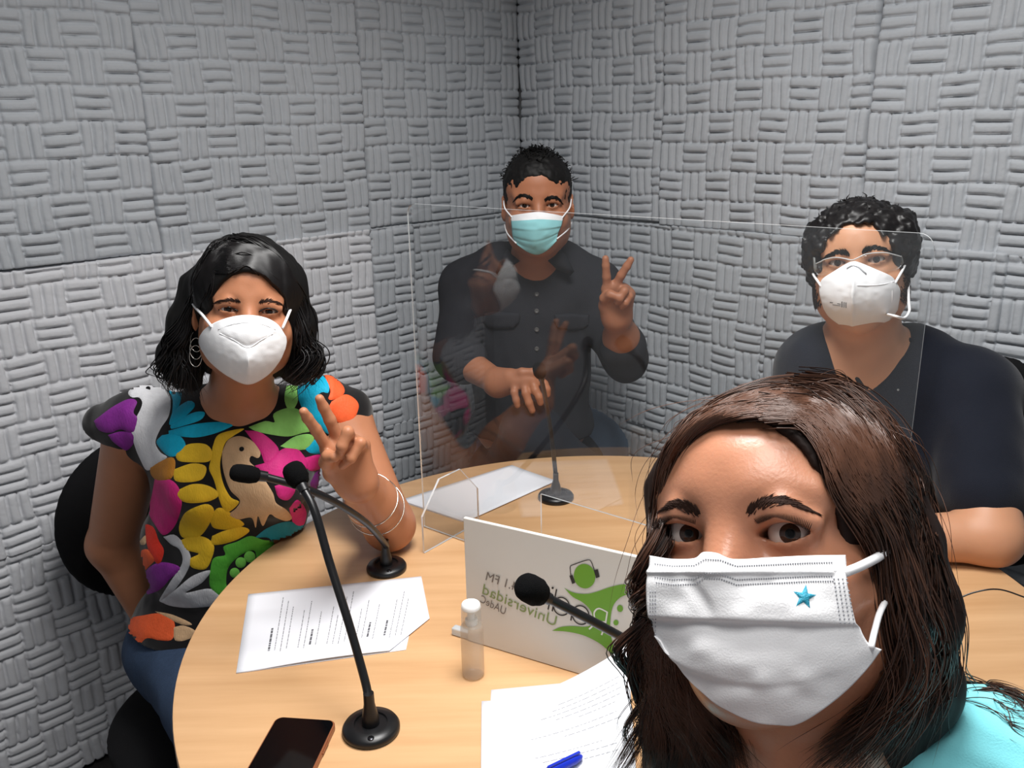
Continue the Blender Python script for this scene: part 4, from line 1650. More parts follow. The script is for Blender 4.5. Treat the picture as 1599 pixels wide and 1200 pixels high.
# the blouse stays clear of the table: nothing below the top inside its rim
blcut = P_fn(lambda P: np.maximum(np.hypot(P[:, 0] - TC[0], P[:, 1] - TC[1]) - (TR + .004), P[:, 2] - (TZ + .006)), (TC[0], TC[1], .5), 1.2, k=.012, op='s')
BLOUSE = mat('black_blouse_cloth', (16, 14, 16), rough=0.8, spec=0.2, sheen=0.2)
blo = organic('blouse', bl + [blcut], 0.005, BLOUSE, w1, disp=folds(.0035, 18, 8))
bvb = bvh_of(blo)
C4 = lambda pts: [(100 + x / 2, 600 + y / 2) for x, y in pts]
C3 = lambda pts: [(100 + x / 2.855, 350 + y / 2.855) for x, y in pts]
cir = lambda x, y, r: [(x + r * math.cos(a), y + r * math.sin(a)) for a in np.linspace(0, 2 * math.pi, 14)[:-1]]
EMB = [
    ('purple', (130, 42, 140), [C4([(97, 115), (150, 75), (200, 50), (225, 58), (215, 90), (233, 112), (226, 150), (205, 150), (175, 140), (150, 150), (125, 148), (108, 138)]), C4([(140, 160), (180, 150), (222, 158), (214, 186), (195, 205), (175, 195), (155, 180)]),
                                C4([(770, 310), (790, 275), (815, 280), (805, 330), (780, 345)]), C4([(235, 620), (265, 577), (300, 560), (340, 565), (360, 580), (330, 608), (300, 640), (260, 655), (235, 650)])]),
    ('white', (226, 226, 230), [C4([(205, 25), (230, 5), (270, 0), (310, 15), (330, 50), (325, 100), (300, 140), (285, 180), (300, 210), (320, 225), (290, 245), (260, 265), (238, 230), (222, 190), (213, 150), (225, 110), (240, 80), (245, 60), (235, 45), (215, 45), (203, 35)])]),
    ('cyan', (10, 165, 200), [C4([(276, -2), (330, -22), (355, 0), (364, 45), (338, 100), (338, 45), (312, 8)]), C4([(342, 82), (388, 55), (406, 70), (372, 105), (332, 125)]), C4([(338, 124), (400, 92), (435, 90), (424, 112), (372, 130), (338, 138)]),
                              C4([(332, 146), (400, 128), (470, 120), (528, 125), (480, 150), (420, 165), (370, 163), (332, 155)]), C4([(308, 162), (350, 158), (376, 186), (365, 215), (330, 224), (302, 200), (292, 180)]),
                              C3([(1050, 785), (1045, 730), (1070, 690), (1110, 672), (1150, 680), (1178, 720), (1175, 755), (1150, 752), (1130, 770), (1150, 800), (1165, 850), (1180, 920), (1165, 925), (1120, 880), (1070, 830)]), C3([(1075, 1000), (1115, 965), (1150, 990), (1145, 1020), (1100, 1020)])]),
    ('green', (140, 205, 105), [C3([(1000, 690), (1052, 680), (1038, 740), (1040, 790), (1010, 830), (985, 780)]), C3([(830, 905), (900, 880), (940, 885), (935, 850), (990, 825), (1040, 830), (1080, 870), (1100, 918), (1060, 930), (1000, 945), (930, 938), (860, 922)]), C3([(970, 990), (1030, 950), (1090, 940), (1110, 962), (1085, 1000), (1020, 1005)])]),
    ('orange', (230, 95, 50), [C3([(1160, 672), (1210, 690), (1245, 730), (1240, 760), (1200, 780), (1180, 775), (1188, 740)]), C3([(1195, 795), (1250, 765), (1290, 780), (1310, 810), (1300, 850), (1280, 890), (1255, 905), (1212, 870), (1185, 825)]), C4([(235, 525), (260, 520), (285, 545), (255, 580), (225, 625), (222, 590)]),
                               C4([(195, 765), (210, 735), (250, 725), (300, 720), (340, 745), (335, 795), (300, 800), (260, 793), (240, 810), (215, 830), (208, 810), (228, 790), (205, 785)])]),
    ('yellow', (224, 182, 42), [C4([(465, 200), (480, 165), (520, 150), (560, 145), (530, 165), (505, 185), (493, 220), (488, 260), (498, 310), (520, 350), (545, 365), (510, 395), (490, 370), (470, 300), (455, 265), (462, 230)]), C4([(350, 215), (390, 190), (440, 190), (460, 215), (450, 240), (400, 243), (360, 238)]), C4([(345, 268), (400, 250), (440, 260), (430, 295), (390, 305), (350, 300)]),
                                C4([(345, 340), (400, 315), (450, 320), (480, 345), (450, 365), (390, 370), (355, 355)]), C4([(365, 430), (385, 400), (440, 378), (465, 395), (450, 440), (420, 475), (375, 478), (362, 455)]), C4([(460, 430), (472, 398), (495, 390), (540, 420), (558, 440), (510, 453), (470, 448)]), C4([(466, 475), (500, 460), (550, 448), (575, 460), (540, 485), (490, 500), (464, 498)]),
                                C4([(368, 490), (400, 478), (440, 482), (465, 505), (460, 540), (440, 575), (400, 570), (395, 545), (420, 530), (382, 518)])]),
    ('ochre', (186, 122, 42), [C4([(270, 260), (328, 232), (345, 245), (336, 290), (300, 303), (276, 285)])]),
    ('beige', (202, 166, 128), [C4([(497, 215), (515, 180), (545, 168), (575, 175), (600, 195), (613, 220), (605, 235), (585, 228), (580, 245), (600, 265), (625, 300), (650, 340), (660, 370), (690, 390), (708, 415), (690, 425), (660, 415), (640, 405), (620, 440), (605, 410), (598, 445), (585, 415), (545, 420), (512, 410), (540, 385), (550, 362), (522, 332), (505, 290), (497, 250)]), C4([(695, 530), (720, 497), (760, 472), (782, 475), (775, 495), (740, 515)]), C4([(342, 762), (375, 757), (410, 775), (390, 795), (350, 800)]), C4([(288, 712), (340, 722), (395, 748), (372, 752), (330, 735)]), C4([(230, 500), (253, 475), (253, 500)])]),
    ('magenta', (202, 42, 122), [C4([(568, 148), (610, 152), (650, 180), (668, 208), (650, 233), (627, 243), (615, 213), (592, 180)]), C4([(600, 255), (640, 242), (680, 207), (720, 202), (745, 225), (762, 258), (720, 280), (690, 300), (652, 298), (622, 280)]), C4([(752, 232), (800, 222), (815, 237), (800, 263), (767, 268)]), C4([(660, 320), (700, 310), (720, 330), (700, 360), (672, 353)]), C4([(705, 390), (730, 365), (755, 400), (745, 440), (720, 440)]),
                                 C4([(285, 300), (330, 302), (358, 330), (365, 380), (345, 440), (312, 468), (287, 440), (267, 400), (276, 350)]), C4([(190, 640), (205, 615), (222, 612), (215, 650), (195, 660)])]),
    ('red', (212, 52, 36), [C4([(255, 440), (280, 452), (295, 490), (310, 520), (295, 560), (270, 530), (258, 490)])]),
    ('silver', (190, 190, 194), [C4([(312, 482), (350, 478), (392, 535), (385, 580), (345, 640), (300, 673), (330, 620), (368, 560), (360, 520), (335, 505)]), C4([(304, 678), (352, 642), (402, 602), (455, 586), (430, 622), (382, 652), (450, 640), (485, 660), (470, 688), (400, 697), (340, 692)])]),
    ('leaf_green', (82, 165, 56), [C4([(458, 590), (470, 545), (505, 535), (500, 510), (540, 495), (580, 478), (620, 490), (660, 495), (660, 525), (620, 555), (602, 558), (592, 522), (552, 535), (515, 572), (508, 620), (515, 640), (487, 658), (460, 630)])]),
    ('light_green', (118, 196, 84), [C4(cir(533, 590, 14)), C4(cir(552, 558, 15)), C4(cir(580, 540, 16))]),
    ('teal', (20, 128, 150), [C4([(600, 480), (640, 450), (700, 432), (765, 450), (770, 470), (722, 488), (690, 508), (660, 498), (640, 480)]), C4([(668, 522), (722, 497), (752, 482), (740, 502), (700, 522), (680, 540)])]),
]
VV, FF, MI, ml = [], [], [], []
for mi_, (nm, c, polys) in enumerate(EMB):
    ml.append(mat('thread_' + nm, c, rough=0.6, spec=0.3, var=0.16, vscale=90, bump=0.5, bscale=420, stretch=(1, 1, .3)))
    for pl_ in polys:
        q_ = np.array(pl_ + [pl_[0]], float)
        q_ = spline(np.column_stack([q_, np.zeros(len(q_))]), 5 * len(pl_) + 1)[:-1, :2]
        cq = q_.mean(axis=0)
        q_ = cq + (q_ - cq) * (1 + 1.3 / (np.abs(q_ - cq).mean() + 6))
        r_ = patch(bvb, q_, 3.0, .0006, .0013)
        if r_ is None:
            continue
        k0 = len(VV)
        VV += r_[0].tolist()
        FF += [tuple(i + k0 for i in f) for f in r_[1]]
        MI += [mi_] * len(r_[1])
em = link('embroidery', mesh_np('embroidery', np.array(VV), FF, True, MI), ml, blo)
# a small eye on the beige bird and the blue one
for x, y in ((C4([(556, 204)])[0]), (C3([(1112, 718)])[0]), (C4([(262, 18)])[0])):
    p = hit(bvb, x, y, .0028)
    if p is not None:
        m = MB()
        m.lathe(p, [(0, -.001), (.004, -.001), (.004, .0006), (0, .001)], 12, np.stack([RT, UP, -FW], 1))
        m.build('bird_eye', BLOUSE, blo)
# bracelets
fa = unit(wR - eR)
bx = unit(np.cross(fa, [0, 0, 1.0]))
by = np.cross(fa, bx)
for t_, rd, tl_ in ((.42, .0465, .12), (.55, .0445, -.18), (.62, .042, .25)):
    c = eR * (1 - t_) + wR * t_
    m = MB()
    m.tube([c + (bx * math.cos(a) + by * math.sin(a)) * rd + fa * (tl_ * rd * math.cos(a + .6)) for a in np.linspace(0, 2 * math.pi, 48)], .0011, 8)
    m.build('bangle', MATS['silver_metal'], w1, smooth=True)
# jeans and shoes
hipc = at(322, 1010, 1.50)
hz = 0.505
jn = []
for sx_, kx in ((-.075, (-.44, 1.12)), (.07, (-.24, 1.22))):
    hp = np.array([hipc[0] + sx_ * .9, hipc[1], hz])
    kk = np.array([kx[0], kx[1], .53])
    an = np.array([kx[0] + .02, kx[1] - .02, .10])
    jn += [P_rc(hp, kk, .080, .064, k=.05), P_rc(kk, an, .064, .045, k=.04)]
jn += [P_ell((hipc[0], hipc[1] + .01, hz + .01), (.145, .12, .095), k=.06)]
organic('jeans', jn, 0.008, DENIM, w1, disp=folds(.004, 14, 3))
for kx in ((-.44, 1.12), (-.24, 1.22)):
    shoe(kx[0] + .03, kx[1], w1)
chair_c = np.array([hipc[0] + .03, hipc[1] - .01, 0])
office_chair((chair_c[0], chair_c[1], 0), (.5, -.8), 'black padded office chair under the woman in the embroidered blouse', at(216, 806, 1.73), (.17, .185), .225, .394)
# ================================================================== MAN IN THE CORNER
SKIN2 = mat('skin_brown', (158, 104, 76), rough=0.5, spec=0.4, var=0.07, vscale=35, bump=0.06, bscale=500, sss=0.10)
E2 = at(840.5, 321, 1.97)
R2 = frame_from(unit(CAM - E2) + 0.02 * RT - 0.04 * UP, UP, -0.03)
S2 = 0.985
loc2 = lambda x, y, z: E2 + R2 @ (np.array([x, y, z]) * S2)
m1 = thing('person', (0.05, 2.20, 0.44), 'man in the corner in dark shirt and pale blue mask, making a victory sign', 'person')
nb = at(833, 428, 2.11)
sL, sR = at(730, 448, 2.14), at(926, 450, 2.14)
eL, wL = at(712, 558, 2.02), at(778, 598, 1.90)
eR, wR = at(977, 560, 2.02), at(963, 494, 1.92)
torso2 = [P_ell(at(830, 500, 2.13), (.152, .105, .17), k=.03), P_rc(sL, sR, .062, .062, k=.06), P_rc(at(770, 430, 2.14), at(890, 430, 2.14), .055, .055, k=.05),
          P_ell(at(828, 590, 2.13), (.146, .108, .16), k=.05), P_ell(at(830, 665, 2.15), (.160, .12, .11), k=.05)]
kn = [at(948, 452, 1.895), at(961, 447, 1.895), at(974, 452, 1.90), at(983, 460, 1.905)]
chR = [
    ([kn[0], at(947, 432, 1.885), at(946, 415, 1.88), at(945.5, 404, 1.878)], [.0100, .0092, .0084, .0074]),
    ([kn[1], at(970, 430, 1.885), at(979, 416, 1.88), at(985, 406, 1.878)], [.0102, .0094, .0086, .0074]),
    ([kn[2], at(975, 455, 1.862), at(968, 466, 1.858), at(964, 472, 1.866)], [.0098, .0092, .0086, .0076]),
    ([kn[3], at(983, 463, 1.870), at(977, 473, 1.865), at(971, 479, 1.872)], [.0090, .0084, .0078, .0070]),
    ([at(946, 478, 1.905), at(944, 466, 1.885), at(953, 460, 1.868), at(963, 463, 1.860)], [.0130, .0112, .0100, .0084]),
]
hl = [at(805, 597, 1.865), at(818, 594, 1.86), at(830, 592, 1.858), at(841, 592, 1.86)]
chL = [
    ([hl[0], at(803, 613, 1.845), at(806, 625, 1.84), at(808, 633, 1.842)], [.0092, .0086, .008, .007]),
    ([hl[1], at(821, 614, 1.84), at(826, 629, 1.835), at(831, 641, 1.837)], [.0100, .0092, .0086, .0074]),
    ([hl[2], at(836, 610, 1.838), at(842, 620, 1.832), at(844, 629, 1.835)], [.0098, .0092, .0086, .0074]),
    ([hl[3], at(850, 600, 1.845), at(854, 608, 1.84), at(855, 616, 1.842)], [.0096, .0088, .0082, .0072]),
    ([at(795, 588, 1.875), at(815, 582, 1.86), at(832, 582, 1.855), at(846, 586, 1.85)], [.0125, .0108, .0098, .0084]),
]
arms2 = [P_rc(sL, eL, .054, .046, k=.03), P_rc(eL, wL, .041, .028, k=.02), P_rc(sR, eR, .054, .046, k=.03), P_rc(eR, eR * .5 + wR * .5, .046, .040, k=.02), P_rc(eR * .5 + wR * .5, wR, .040, .029, k=.02)]
arms2 += hand_prims(wR, .027, chR, palm_r=.0135) + hand_prims(wL, .026, chL, palm_r=.0135)
head2 = place(head_prims(ey_w=.0285, ey_h=.0072, male=1.0, jaw=.92, lid=.0142), E2, R2, S2)
body2 = organic('body', head2 + [P_rc(loc2(0, .095, -.07), nb, .056, .064, k=.03)] + inflate(torso2, -.012) + arms2 + [table_cut()], 0.0036, SKIN2, m1)
eyes(E2, R2, S2, m1)
bv2 = bvh_of(body2)
for sp in ([(832, 311), (820, 306.5), (811, 307), (804, 312)], [(850, 313), (860, 309.5), (869, 310), (876, 315)]):
    V, F = brow_hairs(bv2, sp, 3.4, 190, 5.5, 0.0008, 4)
    link('eyebrow', mesh_np('eyebrow', V, F, True), BLACKHAIR2, m1)
# hair: thick cap with faded sides
cap2 = place([P_ell((0, .088, .034), (.0800, .102, .090), k=.02), P_ell((0, .050, .056), (.068, .066, .054), k=.03)], E2, R2, S2)
cap2 += place([P_ell((0, -.040, -.030), (.0700, .105, .092), k=.014, op='s'), P_ell((0, .06, -.11), (.12, .12, .085), k=.01, op='s')], E2, R2, S2)
organic('hair', cap2, 0.0036, BLACKHAIR2, m1, disp=lambda P: .0018 * vnoise(P * 95, 3) + .0014 * vnoise(P * 210, 5))
r_ = np.random.default_rng(5)
pa = []
for _ in range(900):
    a, b_ = r_.uniform(-math.pi, math.pi), r_.uniform(.12, 1.45)
    dl = np.array([math.cos(b_) * math.sin(a), -math.cos(b_) * math.cos(a), math.sin(b_)])
    p = np.array([0, .080, .036]) + dl * np.array([.080, .103, .090])
    if p[1] < .06 and p[2] < .098:
        continue
    q = p + dl * .002 + r_.normal(0, .004, 3) + np.array([0, -.003, 0])
    e = q - dl * .002 + r_.normal(0, .005, 3) + np.array([0, -.005, -.001])
    pa.append(spline(np.array([loc2(*p), loc2(*q), loc2(*e)]), 7))
V, F = strands(np.array(pa), .0011)
link('hair_tufts', mesh_np('hair_tufts', V, F, True), BLACKHAIR2, m1)

# pleated mask
MASKB = mat('pale_blue_mask_cloth', (140, 200, 205), rough=0.85, spec=0.2, bump=0.15, bscale=900)


def surgical_mask(name, curves, E, R, s, c, r, parent, mats, pleats, nu=61, nv=49, band=.12, depth=.004):
    G = coons(*curves, nu, nv)
    W = np.zeros(G.shape[:2] + (3,))
    f = -R[:, 1]
    for a in range(nv):
        v = a / (nv - 1)
        st = 0.0
        for pv, amp in pleats:
            t = (v - pv) / .035
            st += amp * (1 / (1 + math.exp(-t * 3))) - amp * (v > pv + .20) * min(1, (v - pv - .20) / .12)
        for b_ in range(nu):
            u = b_ / (nu - 1)
            x, y = G[a, b_]
            p = on_ellipsoid(x, y, E, R, c, r, s)
            wr = .0011 * vnoise(np.array([[u * 7, v * 9, 2.0]]), 9)[0]
            W[a, b_] = p - f * st * (0.35 + 1.3 * abs(u - .5)) + f * wr * math.sin(math.pi * u)
    fi = np.repeat((np.arange(nv - 1) / (nv - 1) < band).astype(int)[:, None], nu - 1, 1)
    mi = np.where(fi == 1, 1, 0).reshape(-1)
    o = grid_surface(name, W, mats, parent, .0012, mi)
    return o, W


mc2, mr2 = (0, .046, -.050), (.074, .105, .080)
mk2, W2m = surgical_mask('face_mask', ([(797, 337), (815, 334), (841, 331), (862, 334), (880, 338)], [(808, 383), (824, 394), (840, 398), (855, 391), (869, 377)], [(797, 337), (799, 358), (801, 372), (808, 383)], [(880, 338), (877, 352), (872, 364), (869, 377)]),
                          E2, R2, S2, mc2, mr2, m1, [MASKB, MASKW], [(.42, .004), (.66, .005)], band=.16)
for sg_, pt, ys in ((-1, (799, 339), .012), (1, (878, 340), .010), (-1, (806, 380), -.045), (1, (870, 373), -.045)):
    p0 = on_ellipsoid(pt[0], pt[1], E2, R2, mc2, mr2, S2)
    p2 = loc2(sg_ * .080, .080, ys)
    strap_tube('ear_loop', [p0, (p0 + p2) / 2 + R2[:, 0] * sg_ * .006, p2], .0016, mk2, MASKS, 20)

# dark denim shirt with collar, chest pockets and rolled sleeves
SHIRT2 = mat('charcoal_shirt_cloth', (38, 39, 44), rough=0.85, spec=0.2, var=0.15, vscale=20, bump=0.35, bscale=600)
upL, upR = eL + (wL - eL) * .22, eR + (wR - eR) * .30
sh2 = inflate(torso2, .006) + [P_rc(sL, eL, .062, .055, k=.03), P_rc(eL, upL, .055, .050, k=.02), P_rc(sR, eR, .062, .055, k=.03), P_rc(eR, upR, .055, .052, k=.02),
                               P_rc(upL - (wL - eL) * .10, upL, .055, .054, k=.006), P_rc(upR - (wR - eR) * .12, upR, .057, .056, k=.006),
                               P_rc(at(790, 405, 2.13), at(874, 405, 2.13), .044, .044, k=.04)]
neckcut = [P_ell(at(832, 395, 2.04), (.052, .10, .062), k=.004, op='s'), P_rc(at(832, 420, 1.98), at(833, 446, 1.98), .030, .006, k=.004, op='s'), P_rc(at(832, 420, 2.03), at(833, 446, 2.03), .030, .006, k=.004, op='s'), P_half(at(830, 690, 2.05), (0, 0, 1.0), .004)]
so2 = organic('shirt', sh2 + neckcut, 0.005, SHIRT2, m1, disp=folds(.006, 15, 6, (1, 1, .6)))
bs2 = bvh_of(so2)
SHIRT2B = mat('charcoal_shirt_seam', (30, 31, 35), rough=0.85, spec=0.2)


def cloth_patch(name, poly, bvh, m, parent, lift=.002, step=3.0, puff=.0015):
    r = patch(bvh, poly, step, lift, puff)
    if r is None or not len(r[1]):
        return None
    o = link(name, mesh_np(name, r[0], r[1], True), m, parent)
    s = o.modifiers.new('thickness', 'SOLIDIFY')
    s.thickness = .0015
    s.offset = -1
    return o


for pts in ([(755, 490), (772, 487), (790, 488), (812, 490), (811, 503), (803, 512), (782, 513), (762, 511), (754, 503)], [(866, 492), (890, 490), (920, 492), (919, 508), (910, 514), (890, 515), (870, 512), (865, 503)]):
    cloth_patch('pocket_flap', pts, bs2, SHIRT2, so2, .004)
for y in (460, 486, 515, 545, 575, 605):
    p = hit(bs2, 838, y, .001)
    if p is not None:
        m = MB()
        m.lathe(p, [(0, -.001), (.0052, -.001), (.0056, .0012), (.004, .002), (0, .0016)], 16, np.stack([RT, UP, -FW], 1))
        m.build('button', mat('dark_button', (70, 68, 66), rough=.35), so2, smooth=False)
for sgn, pts in ((-1, [(792, 388), (784, 402), (774, 425), (778, 431), (796, 418), (812, 408), (800, 398)]), (1, [(872, 388), (884, 402), (896, 424), (890, 430), (870, 420), (856, 408), (866, 397)])):
    P3 = [at(x, y, 2.03 + .010 * (k in (0, 1, 6))) for k, (x, y) in enumerate(pts)]
    c = np.mean(P3, axis=0)
    m = MB()
    m.add(P3 + [c + np.array([0, -.012, .002])], [(k, (k + 1) % 7, 7) for k in range(7)])
    o = m.build('collar', SHIRT2, so2, smooth=True)
    s_ = o.modifiers.new('thickness', 'SOLIDIFY')
    s_.thickness = .004
# trousers: one leg crossed over, its knee under the resting hand
JEANS2 = mat('dark_denim', (26, 30, 38), rough=0.85, spec=0.2, var=0.2, vscale=120, bump=0.3, bscale=600)
hp1, hp2 = at(795, 690, 2.16), at(880, 690, 2.16)
hp1[2] = hp2[2] = .56
k1 = at(828, 655, 1.885)
k1[2] = .80
k2 = np.array([.30, 1.90, .56])
jn2 = [P_rc(hp1, k1, .092, .068, k=.05), P_rc(k1, np.array([.35, 1.90, .535]), .064, .046, k=.04), P_rc(hp2, k2, .094, .066, k=.05), P_rc(k2, np.array([.22, 1.83, .10]), .062, .046, k=.04),
       P_ell((hp1 + hp2) / 2 + [0, .02, .04], (.175, .13, .12), k=.06)]
organic('trousers', jn2 + [table_cut(.006, .004)], 0.008, JEANS2, m1, disp=folds(.004, 14, 3))
shoe(.22, 1.81, m1)
shoe(.40, 1.93, m1, .52, (.05, .085, .06))
BLUECH = mat('blue_grey_chair_cloth', (104, 124, 146), rough=0.7, spec=0.3, bump=0.3, bscale=600)
cc = (hp1 + hp2) / 2
# plain moulded chair
ch = thing('moulded_chair', (cc[0] + .03, cc[1] - .02, 0), 'blue grey chair the man in the corner sits on, its edge showing beside his hip', 'chair')
c3 = np.array([cc[0] + .05, cc[1] - .03, 0])
organic('seat_shell', [P_ell(c3 + [0.0, -.02, .405], (.25, .185, .022), k=.03), P_ell(c3 + [.225, .0, .44], (.026, .15, .034), k=.03), P_ell(c3 + [-.225, .0, .44], (.026, .15, .034), k=.03), P_ell(c3 + [0, .205, .57], (.225, .022, .165), k=.06)], .009, BLUECH, ch)
for ax_, ay_ in ((-1, -1), (1, -1), (1, 1), (-1, 1)):
    m = MB()
    m.tube([c3 + [ax_ * .17, ay_ * .15 - .01, .40], c3 + [ax_ * .19, ay_ * .18, 0.0012]], .011, 10)
    m.build('leg', CHROME, ch, smooth=True)
# ================================================================== MAN IN NAVY SCRUBS (right)
SKIN3 = mat('skin_light_tan', (192, 140, 108), rough=0.46, spec=0.42, var=0.06, vscale=35, bump=0.06, bscale=500, sss=0.12)
E3 = at(1338, 408, 1.45)
R3 = frame_from(unit(CAM - E3) - 0.06 * RT - 0.05 * UP, UP, -0.035)
S3 = 0.97
loc3 = lambda x, y, z: E3 + R3 @ (np.array([x, y, z]) * S3)
m2 = thing('person', (0.72, 1.62, 0.44), 'man in navy scrubs with white folded mask and clear safety glasses, arm on the table', 'person')
nb = at(1352, 562, 1.545)
sL, sR = at(1275, 580, 1.60), at(1512, 612, 1.50)
eR = onz(1548, 838, TZ + .046)
wR = onz(1330, 842, TZ + .034)
eL = at(1235, 760, 1.56)
wL = onz(1290, 795, TZ + .032)
torso3 = [P_ell(at(1385, 690, 1.56), (.175, .112, .18), k=.03), P_rc(sL, sR, .064, .070, k=.06), P_rc(at(1300, 560, 1.57), at(1420, 560, 1.55), .055, .055, k=.05),
          P_ell((.765, 1.565, .86), (.155, .110, .16), k=.05), P_ell((.80, 1.565, .64), (.155, .115, .13), k=.05)]
hk = [wR + np.array([-.085, y_, -.012]) for y_ in (.030, .012, -.008, -.026)]
ch3 = [([q, q + [-.04, -.004, .004], q + [-.065, -.006, -.004], q + [-.082, -.006, -.012]], [.0098, .0090, .0084, .0074]) for q in hk]
ch3.append(([wR + [-.03, -.030, -.004], wR + [-.06, -.055, -.006], wR + [-.085, -.065, -.010]], [.0125, .0105, .0085]))
arms3 = [P_rc(sR, eR, .060, .050, k=.03), P_rc(eR, wR, .046, .032, k=.02), P_rc(sL, eL, .058, .048, k=.03), P_rc(eL, wL, .045, .031, k=.02)] + hand_prims(wR, .026, ch3, palm_r=.013)
hk = [wL + np.array([.03 + .018 * i, -.080 + .004 * i, -.010]) for i in range(4)]
ch3b = [([q, q + [.004, -.04, .004], q + [.006, -.062, -.004], q + [.006, -.080, -.010]], [.0098, .0090, .0084, .0074]) for q in hk]
ch3b.append(([wL + [-.01, -.03, 0], wL + [-.012, -.06, -.004], wL + [-.004, -.085, -.008]], [.0125, .0105, .0085]))
arms3 += hand_prims(wL, .026, ch3b, palm_r=.013)
head3 = place(head_prims(ey_w=.0295, ey_h=.0095, male=1.0, top=.020), E3, R3, S3)
body3 = organic('body', head3 + [P_rc(loc3(0, .095, -.07), nb, .060, .068, k=.03), P_ell(at(1350, 590, 1.56), (.12, .07, .08), k=.05)] + inflate(torso3, -.012) + arms3 + [table_cut()], 0.0036, SKIN3, m2)
eyes(E3, R3, S3, m2)
bv3 = bvh_of(body3)
for sp in ([(1327, 399), (1315, 395), (1300, 397), (1284, 405)], [(1346, 395), (1360, 389), (1376, 388), (1390, 393)]):
    V, F = brow_hairs(bv3, sp, 4.2, 190, 8, 0.0008, 6)
    link('eyebrow', mesh_np('eyebrow', V, F, True), BLACKHAIR2, m2)
# curly hair
cap3 = place(hair_cap(.0085, .020) + [P_ell((.078, .060, .020), (.020, .05, .060), k=.03), P_ell((-.076, .065, .015), (.016, .05, .055), k=.03)], E3, R3, S3)
cap3 += place([P_ell((0, -.040, -.014), (.0690, .100, .080), k=.006, op='s'), P_ell((0, .05, -.115), (.12, .12, .075), k=.01, op='s')], E3, R3, S3)
dsp3 = lambda P: .0045 * vnoise(P * 75, 13) + .003 * vnoise(P * 160, 15)
organic('hair', cap3, 0.0036, BLACKHAIR, m2, disp=dsp3)
r_ = np.random.default_rng(15)
pa = []
for _ in range(620):
    a, b_ = r_.uniform(-math.pi, math.pi), r_.uniform(-.05, 1.5)
    dl = np.array([math.cos(b_) * math.sin(a), -math.cos(b_) * math.cos(a), math.sin(b_)])
    p = np.array([0, .084, .026]) + dl * np.array([.084, .106, .078])
    if (p[1] < .045 and p[2] < .066) or (p[2] < -.005):
        continue
    ax = unit(np.cross(dl, r_.normal(0, 1, 3)))
    bx_ = np.cross(dl, ax)
    rad = r_.uniform(.003, .0062)
    tt = np.linspace(0, r_.uniform(3.0, 5.0), 18)
    Q = p[None] + rad * (np.cos(tt)[:, None] * ax + np.sin(tt)[:, None] * bx_) + dl[None] * (-.002 + .0011 * tt)[:, None] + (r_.normal(0, .0013, 3) * 1.0)[None] * tt[:, None]
    pa.append(np.array([loc3(*q) for q in Q]))
V, F = strands(np.array(pa), .0012)
link('curls', mesh_np('curls', V, F, True), BLACKHAIR, m2)
# short beard along the jaw
BEARD = mat('short_beard', (40, 28, 24), rough=0.8, spec=0.2)
for sg_ in (-1, 1):
    bd = []
    for _ in range(260):
        t = r_.uniform(0, 1)
        p = loc3(sg_ * (.071 - .006 * t), .055 + r_.normal(0, .010) - .01 * t, -.012 - .060 * t + r_.normal(0, .004))
        o_ = loc3(0, .07, p[2] * 0 - .03)
        h_ = bv3.ray_cast(Vector(p + (p - o_) * .6), Vector(o_ - p).normalized(), .2)
        if h_[0] is None:
            continue
        q = np.array(h_[0])
        n = np.array(h_[1])
        bd.append(np.stack([q, q + n * .002 - R3[:, 2] * .003, q + n * .0022 - R3[:, 2] * .008]))
    V, F = strands(np.array(bd), .0008)
    link('beard', mesh_np('beard', V, F, True), BEARD, m2)

# folded mask with a middle ridge
mc3, mr3 = (0, .046, -.046), (.0765, .104, .080)
G = coons([(1279, 448), (1284, 436), (1300, 425), (1322, 411.5), (1332, 408), (1342, 409.5), (1369, 421), (1391, 431), (1400, 441)], [(1286, 483), (1294, 495), (1308, 506), (1323, 514.5), (1338, 518), (1354, 515.5), (1374, 509), (1392, 498), (1402, 484)],
          [(1279, 448), (1279.5, 460), (1286, 483)], [(1400, 441), (1406, 456), (1402, 484)], 61, 45)
W = np.zeros(G.shape[:2] + (3,))
fw3 = -R3[:, 1]
for a in range(G.shape[0]):
    for b_ in range(G.shape[1]):
        x, y = G[a, b_]
        v = a / (G.shape[0] - 1)
        xr = 1333.5 - 3.0 * v
        p = on_ellipsoid(x, y, E3, R3, mc3, mr3, S3)
        W[a, b_] = p + fw3 * (.016 * math.exp(-abs(x - xr) / 20) * math.sin(math.pi * min(1, .12 + .88 * v)) ** .7 + .0028 * math.exp(-abs(x - xr) / 2.5) * (v > .15) + .0007 * vnoise(np.array([[x / 8, y / 6, 1.0]]), 7)[0])
mk3 = grid_surface('face_mask', W, MASKW, m2, .0012)
bm3 = bvh_of(mk3)
P = [hit(bm3, x, y, .0006) for x, y in [(1323, 420), (1328, 417), (1333, 415.5), (1340, 418), (1347, 424), (1352, 428)]]
strap_tube('nose_wire', [p for p in P if p is not None], .0014, mk3, mat('dull_wire', (170, 172, 176), rough=.35, metal=.6), 24)
for sp in ([(1338, 446), (1360, 446), (1380, 444), (1396, 440)], [(1392, 440), (1393, 465), (1390, 490)]):
    P = [hit(bm3, x, y, .0002) for x, y in sp]
    strap_tube('mask_seam', [p for p in P if p is not None], .0007, mk3, MASKS, 24)
m = MB()
